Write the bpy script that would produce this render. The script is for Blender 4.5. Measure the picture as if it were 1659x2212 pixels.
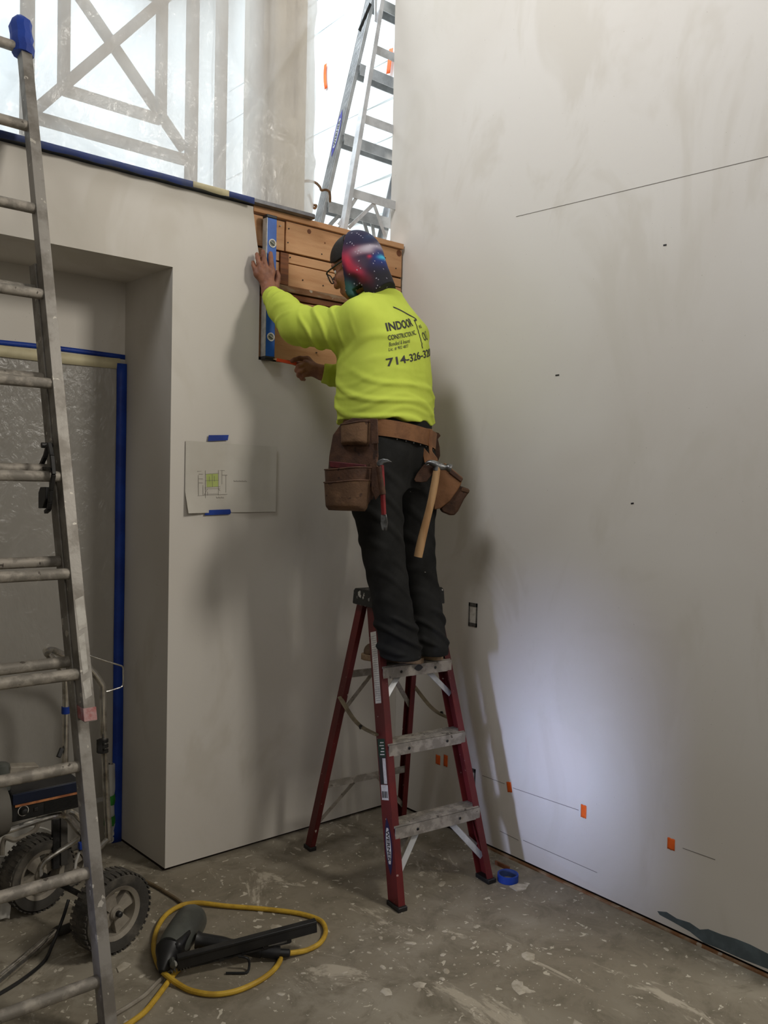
import bpy, bmesh, math, random
import numpy as np
from mathutils import Vector, Matrix
from mathutils.bvhtree import BVHTree
for _o in list(bpy.data.objects): bpy.data.objects.remove(_o)
random.seed(7); RNG = np.random.default_rng(7)
SC = bpy.context.scene
COL = SC.collection
# ------------------------------------------------------------------ camera
IW, IH, FPX, CH = 1659, 2212, 1850.0, 1.62
_roll, _pit, _ang = math.radians(1.24), math.radians(-1.95), math.radians(49.9)
_d = np.array([math.cos(_ang), math.sin(_ang), 0.0]); _r = np.array([math.sin(_ang), -math.cos(_ang), 0.0]); _u = np.array([0, 0, 1.0])
FW = _d*math.cos(_pit) + _u*math.sin(_pit); _up = _u*math.cos(_pit) - _d*math.sin(_pit)
RT = _r*math.cos(_roll) + _up*math.sin(_roll); UP = _up*math.cos(_roll) - _r*math.sin(_roll)
CAM = np.array([-2.813, -3.216, CH])
cam_data = bpy.data.cameras.new('camera'); cam = bpy.data.objects.new('camera', cam_data); COL.objects.link(cam)
cam_data.sensor_fit = 'VERTICAL'; cam_data.sensor_height = 24.0; cam_data.lens = FPX/IH*24.0; cam_data.clip_start = 0.05
cam.matrix_world = Matrix(((RT[0], UP[0], -FW[0], CAM[0]), (RT[1], UP[1], -FW[1], CAM[1]), (RT[2], UP[2], -FW[2], CAM[2]), (0, 0, 0, 1)))
SC.camera = cam
# ------------------------------------------------------------------ world, lights, exposure
SC.view_settings.view_transform = 'Standard'; SC.view_settings.look = 'None'
SC.view_settings.gamma = 1.0; SC.view_settings.use_curve_mapping = False
SC.view_settings.exposure = 0.0
world = bpy.data.worlds.new('world'); SC.world = world; world.use_nodes = True
world.node_tree.nodes['Background'].inputs[0].default_value = (1.0, 0.95, 0.88, 1)
world.node_tree.nodes['Background'].inputs[1].default_value = 0.09
def lamp(name, loc, target, size, energy, color, size_y=None, spread=180):
    l = bpy.data.lights.new(name, 'AREA'); l.energy = energy; l.color = color; l.size = size
    if size_y: l.shape = 'RECTANGLE'; l.size_y = size_y
    l.spread = math.radians(spread)
    o = bpy.data.objects.new(name, l); COL.objects.link(o); o.location = loc
    o.rotation_euler = (Vector(target) - Vector(loc)).to_track_quat('-Z', 'Y').to_euler()
    return o
lamp('doorway_lamp', (0.42, -3.4, 3.7), (-0.7, -0.1, 1.8), 0.7, 72, (1.0, 0.95, 0.87))
lamp('window_left_lamp', (-4.7, -1.2, 1.0), (0.0, -1.02, 0.5), 0.25, 1.5, (0.55, 0.63, 1.0), 0.8, 14)
lamp('high_window_lamp', (-3.7, -1.6, 5.6), (0.0, -1.5, 4.3), 1.2, 52, (0.97, 0.97, 1.0), spread=88)
lamp('room_fill_lamp', (-2.4, -6.0, 3.8), (-0.8, 0, 2.2), 2.4, 34, (1.0, 0.95, 0.88))  # added fill from high behind the camera, not a modelled window
lamp('loft_window_lamp', (-0.6, 2.2, 6.0), (-0.3, 2.4, 3.0), 2.6, 165, (0.82, 0.92, 1.0))
# ------------------------------------------------------------------ pixel helpers (used to measure real positions)
def ray(x, y): return FW + RT*((x - IW/2)/FPX) - UP*((y - IH/2)/FPX)
def onz(x, y, z=0.0): v = ray(x, y); return CAM + v*((z - CAM[2])/v[2])
def ony(x, y, c=0.0): v = ray(x, y); return CAM + v*((c - CAM[1])/v[1])
def onx(x, y, c=0.0): v = ray(x, y); return CAM + v*((c - CAM[0])/v[0])
def PD(x, y, d): return CAM + ray(x, y)*d
def proj(p):
    v = np.asarray(p, float) - CAM; z = v@FW; return np.array((IW/2 + FPX*(v@RT)/z, IH/2 - FPX*(v@UP)/z, z))
def A(*p): return np.array(p, float)
def nrm(v): v = np.asarray(v, float); return v/np.linalg.norm(v)
# ------------------------------------------------------------------ materials
def S(r, g, b):
    f = lambda c: (c/255/12.92) if c/255 <= 0.04045 else ((c/255 + 0.055)/1.055)**2.4
    return (f(r), f(g), f(b), 1)
class NT:
    def __init__(s, m): s.t = m.node_tree; s.n = s.t.nodes; s.l = s.t.links
    def new(s, k, **kw):
        n = s.n.new(k)
        for a, b in kw.items(): setattr(n, a, b)
        return n
    def noise(s, scale, detail=4, rough=0.55, vec=None, dist=0):
        n = s.new('ShaderNodeTexNoise'); n.inputs['Scale'].default_value = scale; n.inputs['Detail'].default_value = detail
        n.inputs['Roughness'].default_value = rough; n.inputs['Distortion'].default_value = dist
        if vec is not None: s.l.new(vec, n.inputs['Vector'])
        return n.outputs[0]
    def ramp(s, fac, a, b):
        n = s.new('ShaderNodeMapRange'); n.interpolation_type = 'SMOOTHSTEP'
        s.l.new(fac, n.inputs[0]); n.inputs[1].default_value = a; n.inputs[2].default_value = b; return n.outputs[0]
    def mix(s, fac, a, b):
        n = s.new('ShaderNodeMix', data_type='RGBA')
        for sock, val in ((n.inputs[0], fac), (n.inputs[6], a), (n.inputs[7], b)):
            if hasattr(val, 'is_linked') or hasattr(val, 'links'): s.l.new(val, sock)
            else: sock.default_value = val
        return n.outputs[2]
    def pos(s, scale=None):
        o = s.new('ShaderNodeNewGeometry').outputs['Position']
        if scale:
            m = s.new('ShaderNodeMapping'); m.inputs['Scale'].default_value = scale; s.l.new(o, m.inputs['Vector']); o = m.outputs[0]
        return o
def mk(name, col, rough=0.6, metal=0.0, col2=None, scale=6, band=(0.4, 0.62), bump=0.0, bscale=80, spots=None, stretch=None, spec=0.4, attr=None, trans=0, alpha=None):
    m = bpy.data.materials.new(name); m.use_nodes = True; t = NT(m); b = t.n['Principled BSDF']
    b.inputs['Roughness'].default_value = rough; b.inputs['Metallic'].default_value = metal; b.inputs['Specular IOR Level'].default_value = spec
    b.inputs['Base Color'].default_value = col
    p = t.pos(stretch); out = None
    if attr: out = t.new('ShaderNodeAttribute', attribute_name=attr).outputs['Color']
    if col2: out = t.mix(t.ramp(t.noise(scale, 5, 0.6, p), *band), out if out else col, col2)
    for sp in (spots or []):
        out = t.mix(t.ramp(t.noise(sp[1], 3, 0.5, t.pos()), sp[2], sp[2] + 0.02), out if out is not None else col, sp[0])
    if out is None:   # faint unevenness so that no surface is a flat colour
        out = t.mix(t.ramp(t.noise(14, 4, 0.6, p), 0.3, 0.75), col, tuple(c*0.86 for c in col[:3]) + (1,))
    t.l.new(out, b.inputs['Base Color'])
    if bump:
        bn = t.new('ShaderNodeBump'); bn.inputs['Strength'].default_value = bump; bn.inputs['Distance'].default_value = 0.004
        t.l.new(t.noise(bscale, 4, 0.6, p), bn.inputs['Height']); t.l.new(bn.outputs[0], b.inputs['Normal'])
    if trans: b.inputs['Transmission Weight'].default_value = trans
    if alpha is not None: b.inputs['Alpha'].default_value = alpha
    return m
def mk_film(name, col, clear, gloss=0.12, rough=0.18):
    m = bpy.data.materials.new(name); m.use_nodes = True; t = NT(m); t.n.remove(t.n['Principled BSDF']); out = t.n['Material Output']
    tr = t.new('ShaderNodeBsdfTransparent'); tl = t.new('ShaderNodeBsdfTranslucent'); df = t.new('ShaderNodeBsdfDiffuse'); gl = t.new('ShaderNodeBsdfGlossy')
    tl.inputs[0].default_value = col; df.inputs[0].default_value = col; gl.inputs['Roughness'].default_value = rough
    def mx(f, a, b):
        n = t.new('ShaderNodeMixShader')
        if hasattr(f, 'links'): t.l.new(f, n.inputs[0])
        else: n.inputs[0].default_value = f
        t.l.new(a, n.inputs[1]); t.l.new(b, n.inputs[2]); return n.outputs[0]
    body = mx(0.55, df.outputs[0], tl.outputs[0])
    nz = t.new('ShaderNodeMapRange'); t.l.new(t.noise(5, 4, 0.6, t.pos((1, 1, 0.5))), nz.inputs[0]); nz.inputs[1].default_value = 0.3; nz.inputs[2].default_value = 0.7
    nz.inputs[3].default_value = clear + 0.07; nz.inputs[4].default_value = clear - 0.07
    for sc_, st_, di_, tg_ in ((22, 0.5, 0.015, (gl,)), (4, 0.3, 0.025, (df, tl))):
        bn = t.new('ShaderNodeBump'); bn.inputs['Strength'].default_value = st_; bn.inputs['Distance'].default_value = di_
        t.l.new(t.noise(sc_, 4, 0.55, t.pos((1, 1, 0.6)), 1.8), bn.inputs['Height'])
        for g_ in tg_: t.l.new(bn.outputs[0], g_.inputs['Normal'])
    s = mx(nz.outputs[0], body, tr.outputs[0]); s = mx(gloss, s, gl.outputs[0])
    t.l.new(s, out.inputs[0]); return m
# ------------------------------------------------------------------ mesh builder
WL = {}                                                     # world location of every object built here
class MB:
    def __init__(s): s.v = []; s.f = []
    def add(s, v, f):
        o = len(s.v); s.v += [tuple(map(float, p)) for p in v]; s.f += [tuple(i + o for i in q) for q in f]; return s
    def box(s, c, size, R=None):
        R = np.eye(3) if R is None else np.asarray(R, float); c = np.asarray(c, float); h = np.asarray(size, float)/2
        v = [c + R@(h*A(i, j, k)) for i in (-1, 1) for j in (-1, 1) for k in (-1, 1)]
        return s.add(v, [(0, 1, 3, 2), (4, 6, 7, 5), (0, 4, 5, 1), (2, 3, 7, 6), (0, 2, 6, 4), (1, 5, 7, 3)])
    def span(s, lo, hi): lo = np.asarray(lo, float); hi = np.asarray(hi, float); return s.box((lo + hi)/2, abs(hi - lo))
    def beam(s, p0, p1, w, d, side):
        p0 = np.asarray(p0, float); p1 = np.asarray(p1, float); z = nrm(p1 - p0); x = nrm(side - z*np.dot(side, z)); y = np.cross(z, x)
        return s.box((p0 + p1)/2, (w, d, np.linalg.norm(p1 - p0)), np.stack([x, y, z], 1))
    def prism(s, a, b):
        n = len(a); return s.add(list(a) + list(b), [tuple(range(n))[::-1], tuple(range(n, 2*n))] + [(i, (i + 1) % n, (i + 1) % n + n, i + n) for i in range(n)])
    def tube(s, pts, r, n=10, closed=False, flat=None):
        P = np.asarray(pts, float); k = len(P); r = np.full(k, r) if np.isscalar(r) else np.asarray(r, float)
        T = np.array([nrm(P[(i + 1) % k if closed else min(i + 1, k - 1)] - P[(i - 1) % k if closed else max(i - 1, 0)]) for i in range(k)])
        ref = A(0, 0, 1) if abs(T[0][2]) < 0.9 else A(1, 0, 0); nn = nrm(np.cross(T[0], ref)); V = []
        for i in range(k):
            nn = nrm(nn - T[i]*np.dot(nn, T[i])); bb = np.cross(T[i], nn)
            for j in range(n):
                q = 2*math.pi*j/n; o = nn*math.cos(q) + bb*math.sin(q)*(flat or 1); V.append(P[i] + o*r[i])
        F = [(i*n + j, i*n + (j + 1) % n, ((i + 1) % k)*n + (j + 1) % n, ((i + 1) % k)*n + j) for i in range(k if closed else k - 1) for j in range(n)]
        if not closed: F += [tuple(range(n))[::-1], tuple((k - 1)*n + j for j in range(n))]
        return s.add(V, F)
    def lathe(s, c, axis, prof, n=24, ref=None):
        c = np.asarray(c, float); ax = nrm(axis); rf = A(0, 0, 1) if abs(ax[2]) < 0.9 else A(1, 0, 0)
        x = nrm(np.cross(ax, rf)); y = np.cross(ax, x); k = len(prof)
        V = [c + ax*h + (x*math.cos(2*math.pi*j/n) + y*math.sin(2*math.pi*j/n))*r for r, h in prof for j in range(n)]
        F = [(i*n + j, i*n + (j + 1) % n, (i + 1)*n + (j + 1) % n, (i + 1)*n + j) for i in range(k - 1) for j in range(n)]
        F += [tuple(range(n))[::-1], tuple((k - 1)*n + j for j in range(n))]
        return s.add(V, F)
    def ring(s, c, axis, prof, n=32):                         # closed profile swept round the axis
        c = np.asarray(c, float); ax = nrm(axis); rf = A(0, 0, 1) if abs(ax[2]) < 0.9 else A(1, 0, 0)
        x = nrm(np.cross(ax, rf)); y = np.cross(ax, x); k = len(prof)
        V = [c + ax*h + (x*math.cos(2*math.pi*j/n) + y*math.sin(2*math.pi*j/n))*r for r, h in prof for j in range(n)]
        return s.add(V, [(i*n + j, i*n + (j + 1) % n, ((i + 1) % k)*n + (j + 1) % n, ((i + 1) % k)*n + j) for i in range(k) for j in range(n)])
    def grid(s, fn, us, vs, thick=None):
        V = [fn(u, v) for u in us for v in vs]; n = len(vs); m = len(us)
        return s.add(V, [(i*n + j, (i + 1)*n + j, (i + 1)*n + j + 1, i*n + j + 1) for i in range(m - 1) for j in range(n - 1)])
    def build(s, name, mat, parent=None, loc=None, bev=0, solid=0, sharp=35, sub=0):
        V = np.array(s.v); base = WL[parent.name] if parent is not None else (np.asarray(loc, float) if loc is not None else A(*(V.min(0) + V.max(0))[:2]/2, V[:, 2].min()))
        me = bpy.data.meshes.new(name); me.from_pydata([tuple(p) for p in V - base], [], s.f); me.update()
        return link(name, me, mat, parent, base, bev, solid, sharp, sub)
def link(name, me, mat, parent, base, bev=0, solid=0, sharp=35, sub=0, fix=True):
    if fix:
        b = bmesh.new(); b.from_mesh(me); bmesh.ops.recalc_face_normals(b, faces=b.faces); b.to_mesh(me); b.free()
    me.polygons.foreach_set('use_smooth', [True]*len(me.polygons)); me.set_sharp_from_angle(angle=math.radians(sharp))
    o = bpy.data.objects.new(name, me); COL.objects.link(o)
    for mm in (mat if isinstance(mat, (list, tuple)) else [mat]): me.materials.append(mm)
    if parent is not None: o.parent = parent
    else: o.location = base
    WL[o.name] = np.asarray(base, float)
    if solid: md = o.modifiers.new('thickness', 'SOLIDIFY'); md.thickness = solid; md.offset = 0
    if bev: md = o.modifiers.new('bevel', 'BEVEL'); md.width = bev; md.segments = 2; md.limit_method = 'ANGLE'
    if sub: md = o.modifiers.new('smooth', 'SUBSURF'); md.levels = sub; md.render_levels = sub
    return o
def tag(o, label, cat, group=None, kind=None):
    o['label'] = label; o['category'] = cat
    if group: o['group'] = group
    if kind: o['kind'] = kind
    return o
def thing(name, loc, label, cat, group=None):
    o = bpy.data.objects.new(name, None); COL.objects.link(o); o.location = tuple(map(float, loc)); o.empty_display_size = 0.05
    WL[o.name] = np.asarray(loc, float); return tag(o, label, cat, group)
def struct(o, label=None): 
    o['kind'] = 'structure'
    if label: o['label'] = label
    return o
def B(lo, hi): return MB().span(lo, hi)
def spl(pts, n=8, closed=False):                             # Catmull-Rom through points
    P = np.asarray(pts, float); k = len(P); out = []
    for i in range(k if closed else k - 1):
        p = [P[(i + j) % k] if closed else P[min(max(i + j, 0), k - 1)] for j in (-1, 0, 1, 2)]
        for t in np.arange(n)/n:
            out.append(0.5*(2*p[1] + (p[2] - p[0])*t + (2*p[0] - 5*p[1] + 4*p[2] - p[3])*t*t + (3*p[1] - p[0] - 3*p[2] + p[3])*t**3))
    if not closed: out.append(P[-1])
    return np.array(out)
_SN = [(RNG.normal(size=3), RNG.uniform(0, 6.28)) for _ in range(40)]
def sn(p, f, k=6, off=0):                                    # cheap smooth noise: a sum of sines
    p = np.asarray(p, float); return sum(np.sin(p@(_SN[(i + off) % 40][0])*f + _SN[(i + off) % 40][1]) for i in range(k))/k
# ------------------------------------------------------------------ text as mesh
def text_tris(body, size, extrude=0.0, bold=0.0, shear=0.0, squeeze=1.0):
    cu = bpy.data.curves.new('text', 'FONT'); cu.body = body; cu.size = size; cu.offset = bold; cu.shear = shear; cu.resolution_u = 3
    o = bpy.data.objects.new('text', cu); COL.objects.link(o); dg = bpy.context.evaluated_depsgraph_get()
    me = bpy.data.meshes.new_from_object(o.evaluated_get(dg)); bpy.data.objects.remove(o); bpy.data.curves.remove(cu)
    V = np.array([v.co[:] for v in me.vertices]); F = [tuple(p.vertices) for p in me.polygons]; bpy.data.meshes.remove(me)
    V[:, 0] -= V[:, 0].min(); V[:, 0] *= squeeze; return V[:, :2], F
# ------------------------------------------------------------------ materials used
M = dict(
 skim=None, concrete=None,
 alu=mk('worn_aluminium', S(158, 153, 145), 0.5, 0.35, S(126, 120, 111), 9, (0.42, 0.62), 0.15, 60, [(S(196, 190, 178), 26, 0.66)]),
 alu_dusty=mk('plaster_dusted_aluminium', S(138, 132, 122), 0.65, 0.3, S(172, 164, 152), 22, (0.42, 0.6), 0.3, 70, [(S(95, 88, 80), 30, 0.68)]),
 alu_bright=mk('bright_aluminium', S(214, 216, 218), 0.45, 0.3, S(188, 190, 192), 12, (0.4, 0.65)),
 chrome=mk('chrome', S(220, 216, 208), 0.18, 0.9, S(160, 154, 142), 20, (0.45, 0.7)),
 red=mk('red_fibreglass', S(102, 30, 29), 0.5, 0, S(84, 25, 24), 7, (0.4, 0.6), 0.1, 40, [(S(205, 190, 180), 34, 0.715), (S(170, 140, 132), 70, 0.73)], (1, 1, 0.45)),
 black=mk('black_plastic', S(26, 26, 27), 0.45, 0, S(38, 37, 36), 10),
 cap=mk('paint_flecked_black_plastic', S(25, 26, 25), 0.5, 0, S(36, 36, 34), 12, (0.4, 0.6), 0, 1, [(S(190, 188, 180), 38, 0.62)]),
 darksteel=mk('dark_steel', S(62, 61, 60), 0.5, 0.6, S(40, 39, 38), 16),
 steel=mk('bare_steel', S(150, 152, 152), 0.38, 0.85, S(105, 104, 102), 25),
 blue=mk('blue_painters_tape', S(26, 62, 152), 0.55, 0, S(20, 50, 132), 8, bump=0.2),
 orange=mk('orange_tape', S(236, 104, 28), 0.5, 0, S(222, 92, 22), 10),
 cream=mk('cream_masking_tape', S(206, 196, 160), 0.6, 0, S(190, 180, 146), 8),
 green=mk('green_tape', S(46, 128, 44), 0.5, 0, S(36, 104, 36), 12),
 white=mk('white_plastic', S(205, 202, 194), 0.5, 0, S(180, 176, 166), 7),
 paper=mk('white_label', S(214, 210, 200), 0.6, 0, S(190, 184, 174), 30),
 ink=mk('dark_print', S(46, 44, 44), 0.6, 0),
 pencil=mk('pencil_line', S(128, 122, 114), 0.8, 0),
 pine=mk('old_pine', S(208, 160, 116), 0.65, 0, S(192, 140, 96), 5, (0.35, 0.7), 0.2, 60, None, (0.6, 1, 5)),
 pine_dark=mk('dark_stained_wood', S(138, 84, 48), 0.65, 0, S(104, 62, 38), 6, (0.35, 0.65), 0.3, 60, None, (0.6, 1, 7)),
 pine_grey=mk('plaster_smeared_wood', S(128, 88, 56), 0.7, 0, S(150, 128, 102), 14, (0.45, 0.65), 0.3, 60, [(S(170, 156, 138), 26, 0.66)], (0.5, 1, 2)),
 gap=mk('dark_gap', S(40, 28, 20), 0.9, 0),
 leather=mk('worn_brown_leather', S(86, 58, 40), 0.7, 0, S(66, 43, 30), 14, (0.4, 0.62), 0.4, 90, [(S(52, 34, 24), 22, 0.66)]),
 suede=mk('tan_suede', S(110, 82, 58), 0.85, 0, S(86, 62, 43), 11, (0.4, 0.6), 0.5, 120, [(S(66, 45, 32), 20, 0.64)]),
 strap=mk('tan_leather_strap', S(134, 92, 58), 0.6, 0, S(112, 74, 46), 12, (0.4, 0.65), 0.3, 90),
 yellow=mk('yellow_hose', S(204, 166, 56), 0.55, 0, S(178, 142, 46), 15, bump=0.25, bscale=200),
 tanhose=mk('tan_hose', S(112, 96, 72), 0.6, 0, S(92, 78, 58), 12),
 rubber=mk('dusty_rubber', S(66, 63, 58), 0.85, 0, S(104, 98, 88), 9, (0.45, 0.7), 0.4, 60),
 rim=mk('dusty_wheel_rim', S(158, 150, 136), 0.65, 0.1, S(132, 124, 112), 12),
 greyplastic=mk('grey_green_plastic', S(86, 88, 82), 0.4, 0.1, S(70, 71, 66), 9, (0.4, 0.65), 0.1, 40, [(S(160, 160, 154), 13, 0.68)]),
 navy=mk('navy_panel', S(20, 30, 54), 0.45, 0, S(16, 24, 44), 10),
 levelblue=mk('blue_enamel', S(30, 92, 178), 0.35, 0, S(24, 80, 160), 9),
 wood=mk('hickory_handle', S(188, 150, 106), 0.55, 0, S(164, 124, 82), 7, (0.4, 0.65), 0.1, 60, None, (3, 3, 0.6)),
 redpaint=mk('red_enamel', S(128, 36, 38), 0.5, 0, S(102, 28, 30), 18),
 pencilred=mk('orange_pencil', S(226, 84, 34), 0.45, 0, S(206, 70, 28), 20),
 post=mk('painted_timber', S(214, 203, 184), 0.6, 0, S(198, 186, 166), 5),
 railing=mk('railing_paint', S(150, 132, 112), 0.6, 0, S(136, 118, 98), 6),
 rope=mk('brown_rope', S(150, 112, 76), 0.8, 0, S(120, 88, 58), 40, bump=0.6, bscale=300),
 board=mk('spatter_of_joint_compound', S(196, 188, 172), 0.85, 0, S(168, 158, 140), 20),
 film=mk_film('clear_plastic_film', (0.88, 0.88, 0.86, 1), 0.36, 0.03, 0.22),
 film_dull=mk_film('dusty_plastic_film', (0.66, 0.63, 0.57, 1), 0.14, 0.05, 0.3),
 lens=mk_film('spectacle_lens', (0.6, 0.6, 0.6, 1), 0.85, 0.1, 0.05),
)
def mk_wall(name, base, patch, dirt, seed):
    m = bpy.data.materials.new(name); m.use_nodes = True; t = NT(m); b = t.n['Principled BSDF']; b.inputs['Roughness'].default_value = 0.82; b.inputs['Specular IOR Level'].default_value = 0.25
    p = t.pos(); big = t.noise(0.9, 3, 0.5, p, 0.4); mid = t.noise(2.6, 4, 0.6, t.pos((1, 1, 0.45)), 0.8)
    c = t.mix(t.ramp(big, 0.40, 0.62), base, patch); c = t.mix(t.ramp(mid, 0.52, 0.66), c, dirt)
    c = t.mix(t.ramp(t.noise(160, 2, 0.5, p), 0.74, 0.78), c, S(150, 142, 130))
    t.l.new(c, b.inputs['Base Color'])
    bn = t.new('ShaderNodeBump'); bn.inputs['Strength'].default_value = 0.12; bn.inputs['Distance'].default_value = 0.003
    t.l.new(t.noise(24, 5, 0.65, p), bn.inputs['Height']); t.l.new(bn.outputs[0], b.inputs['Normal']); return m
M['wall'] = mk_wall('skim_coated_drywall', S(214, 209, 200), S(209, 203, 193), S(206, 200, 189), 1)
def mk_floor():
    m = bpy.data.materials.new('plaster_splashed_concrete'); m.use_nodes = True; t = NT(m); b = t.n['Principled BSDF']; b.inputs['Roughness'].default_value = 0.75; b.inputs['Specular IOR Level'].default_value = 0.35
    p = t.pos()
    c = t.mix(t.ramp(t.noise(1.3, 5, 0.65, p, 0.6), 0.38, 0.64), S(136, 127, 110), S(158, 150, 134))
    c = t.mix(t.ramp(t.noise(7, 6, 0.7, p, 0.5), 0.42, 0.70), c, S(116, 108, 92))
    c = t.mix(t.ramp(t.noise(2.6, 7, 0.75, t.pos((1, 0.55, 1)), 1.2), 0.57, 0.63), c, S(180, 170, 152))
    c = t.mix(t.ramp(t.noise(24, 3, 0.6, p, 0.6), 0.655, 0.675), c, S(198, 190, 172))
    c = t.mix(t.ramp(t.noise(60, 2, 0.5, p), 0.70, 0.72), c, S(196, 188, 172))
    t.l.new(c, b.inputs['Base Color'])
    bn = t.new('ShaderNodeBump'); bn.inputs['Strength'].default_value = 0.3; bn.inputs['Distance'].default_value = 0.004
    t.l.new(t.noise(30, 6, 0.7, p), bn.inputs['Height']); t.l.new(bn.outputs[0], b.inputs['Normal']); return m
M['concrete'] = mk_floor()
# ------------------------------------------------------------------ structure
NX = -1.242; NZ = 2.468; ND = 0.41; TOPZ = 2.80
floor = struct(B((-5.5, -6, -0.12), (3.0, 0.9, 0)).build('floor', M['concrete']))
# left wall, a niche at its left, a torn hole at its top right that bares the timbers
w = MB()
JX = -1.263
w.prism([A(NX, 0, 0.014), A(-0.873, 0, 0.014), A(-0.873, ND, 0.014), A(JX, ND, 0.014)], [A(NX, 0, 2.79), A(-0.873, 0, 2.79), A(-0.873, ND, 2.79), A(JX, ND, 2.79)]); w.span((-0.873, 0, 0.014), (-0.001, 0.014, 2.142)); w.span((-0.873, 0.0145, 0.014), (-0.001, ND, 2.142)); w.span((-0.873, 0.044, 2.142), (-0.001, ND, 2.70))
w.prism([A(-0.873, 0, 2.142), A(-0.835, 0, 2.142), A(-0.835, 0, 2.56), A(-0.853, 0, 2.65), A(-0.873, 0, 2.774)], [A(-0.873, 0.014, 2.142), A(-0.835, 0.014, 2.142), A(-0.835, 0.014, 2.56), A(-0.853, 0.014, 2.65), A(-0.873, 0.014, 2.774)])
w.span((-3.6, 0, NZ), (NX, ND, 2.79)); w.span((-3.6, ND, NZ - 0.36), (NX + 0.01, ND + 0.1, 2.70)); w.span((-3.6, ND, 0.0), (-3.3, ND + 0.1, NZ))
wall_left = struct(w.build('wall_left', M['wall']))
B((NX, 0.018, 0), (-0.002, 0.05, 0.0145)).build('bottom_gap', M['gap'], wall_left)
MB().prism([A(NX + 0.004, 0.012, 0), A(NX + 0.03, 0.012, 0), A(JX + 0.03, ND, 0), A(JX + 0.004, ND, 0)], [A(NX + 0.004, 0.012, 0.0145), A(NX + 0.03, 0.012, 0.0145), A(JX + 0.03, ND, 0.0145), A(JX + 0.004, ND, 0.0145)]).build('bottom_gap', M['gap'], wall_left)
struct(B((0.0, -2.12, 0.016), (0.13, 0.122, 6.4)).build('wall_right', M['wall']))
wall_right = bpy.data.objects['wall_right']
B((0.012, -2.11, 0), (0.1, 0, 0.0165)).build('bottom_gap', M['gap'], wall_right)
B((-0.010, -2.11, 0), (0.004, -0.55, 0.007)).build('old_floor_plate', M['pine_grey'], wall_right)
# bared timbers: every board its own piece
def zz(px, py): return ony(px, py, 0.016)[2]
def xx(px, py): return ony(px, py, 0.016)[0]
g1, g2, g3, g4, g5 = zz(715, 566.5), zz(680, 581), zz(672, 628), zz(672, 643), zz(672, 656)
brd = [('plank', 'pine', xx(618, 500), -0.012, g1 + 0.004, 2.770, 0.016), ('plank', 'pine', -0.868, xx(616, 500), g1 + 0.004, 2.766, 0.021), ('plank', 'pine', xx(622, 555), -0.012, g2 + 0.003, g1 - 0.004, 0.018), ('plank', 'pine', -0.834, xx(604, 555), g2 + 0.003, g1 - 0.005, 0.019),
       ('plank', 'pine', xx(622, 600), -0.012, g3 + 0.002, g2 - 0.002, 0.017), ('plank', 'pine', -0.834, xx(604, 600), g3 + 0.002, g2 - 0.003, 0.020), ('batten', 'pine_dark', xx(604, 580), xx(622, 580), g3 + 0.002, g1 - 0.006, 0.010),
       ('batten', 'pine_grey', -0.834, -0.003, g4 + 0.003, g3 - 0.001, 0.004), ('batten', 'pine_dark', -0.834, -0.003, g5 + 0.001, g4 - 0.002, 0.012), ('plank', 'pine', -0.834, -0.012, 2.160, g5 - 0.003, 0.022), ('top_plate', 'pine', -0.868, -0.010, 2.774, 2.799, 0.004)]
for nm, mt, x0, x1, z0, z1, y0 in brd: B((x0, y0, z0), (x1, 0.0435 if nm != 'top_plate' else 0.12, z1)).build(nm, M[mt], wall_left, bev=0.0015)
B((-0.834, 0.036, 2.142), (-0.003, 0.0438, 2.77)).build('dark_backing', M['gap'], wall_left)
for px, py in ((606, 488), (624, 494), (622, 524), (695, 549), (654, 605), (698, 617), (832, 557), (855, 580), (684, 762), (627, 556)):
    p = ony(px, py, 0.0155); MB().lathe(p + A(0, 0.004, 0), (0, -1, 0), [(0.0032, 0), (0.0032, 0.0055), (0.0015, 0.0062)], 8).build('nail_head', M['darksteel' if px != 606 else 'white'], wall_left)
for px, py, r in ((668, 500, 0.011), (862, 547, 0.016), (702, 525, 0.004)):
    p = ony(px, py, 0.0155); MB().lathe(p + A(0, 0.004, 0), (0, -1, 0), [(r, 0), (r, 0.0042), (r*0.4, 0.0044)], 12).build('knot', M['pine_dark'], wall_left)
# loft behind the left wall
struct(B((-5.5, 0.12, 2.56), (2.2, 5.2, 2.70)).build('floor_loft', M['wall']))
M['bright'] = mk('white_sheeting', S(238, 240, 240), 0.5, 0, S(230, 234, 236), 1.2)
struct(B((-5.5, 4.2, 2.70), (1.5, 4.3, 6.4)).build('wall_back', M['bright']))
struct(B((-5.5, 0.12, 6.4), (1.5, 4.3, 6.5)).build('ceiling', M['bright']))
def crease(u, v):
    z = 2.70 + v; return A(1.2 + 0.006*math.sin(3*u + z) + 0.004*math.sin(7*z + u), u, z)
cr = MB().grid(crease, np.linspace(0.0, 4.2, 60), np.linspace(0, 3.7, 50)); wall_loft = struct(cr.build('wall_loft', M['bright'], solid=0.02))
M['fold'] = mk('sheet_fold', S(218, 226, 229), 0.6, 0)
for k, z in enumerate(np.arange(3.30, 5.6, 0.27)):
    MB().tube([(1.188, 0.13 + t*4.0, z + 0.012*math.sin(t*5 + k)) for t in np.linspace(0, 1, 14)], 0.0035, 6).build('fold', M['fold'], wall_loft)
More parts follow.
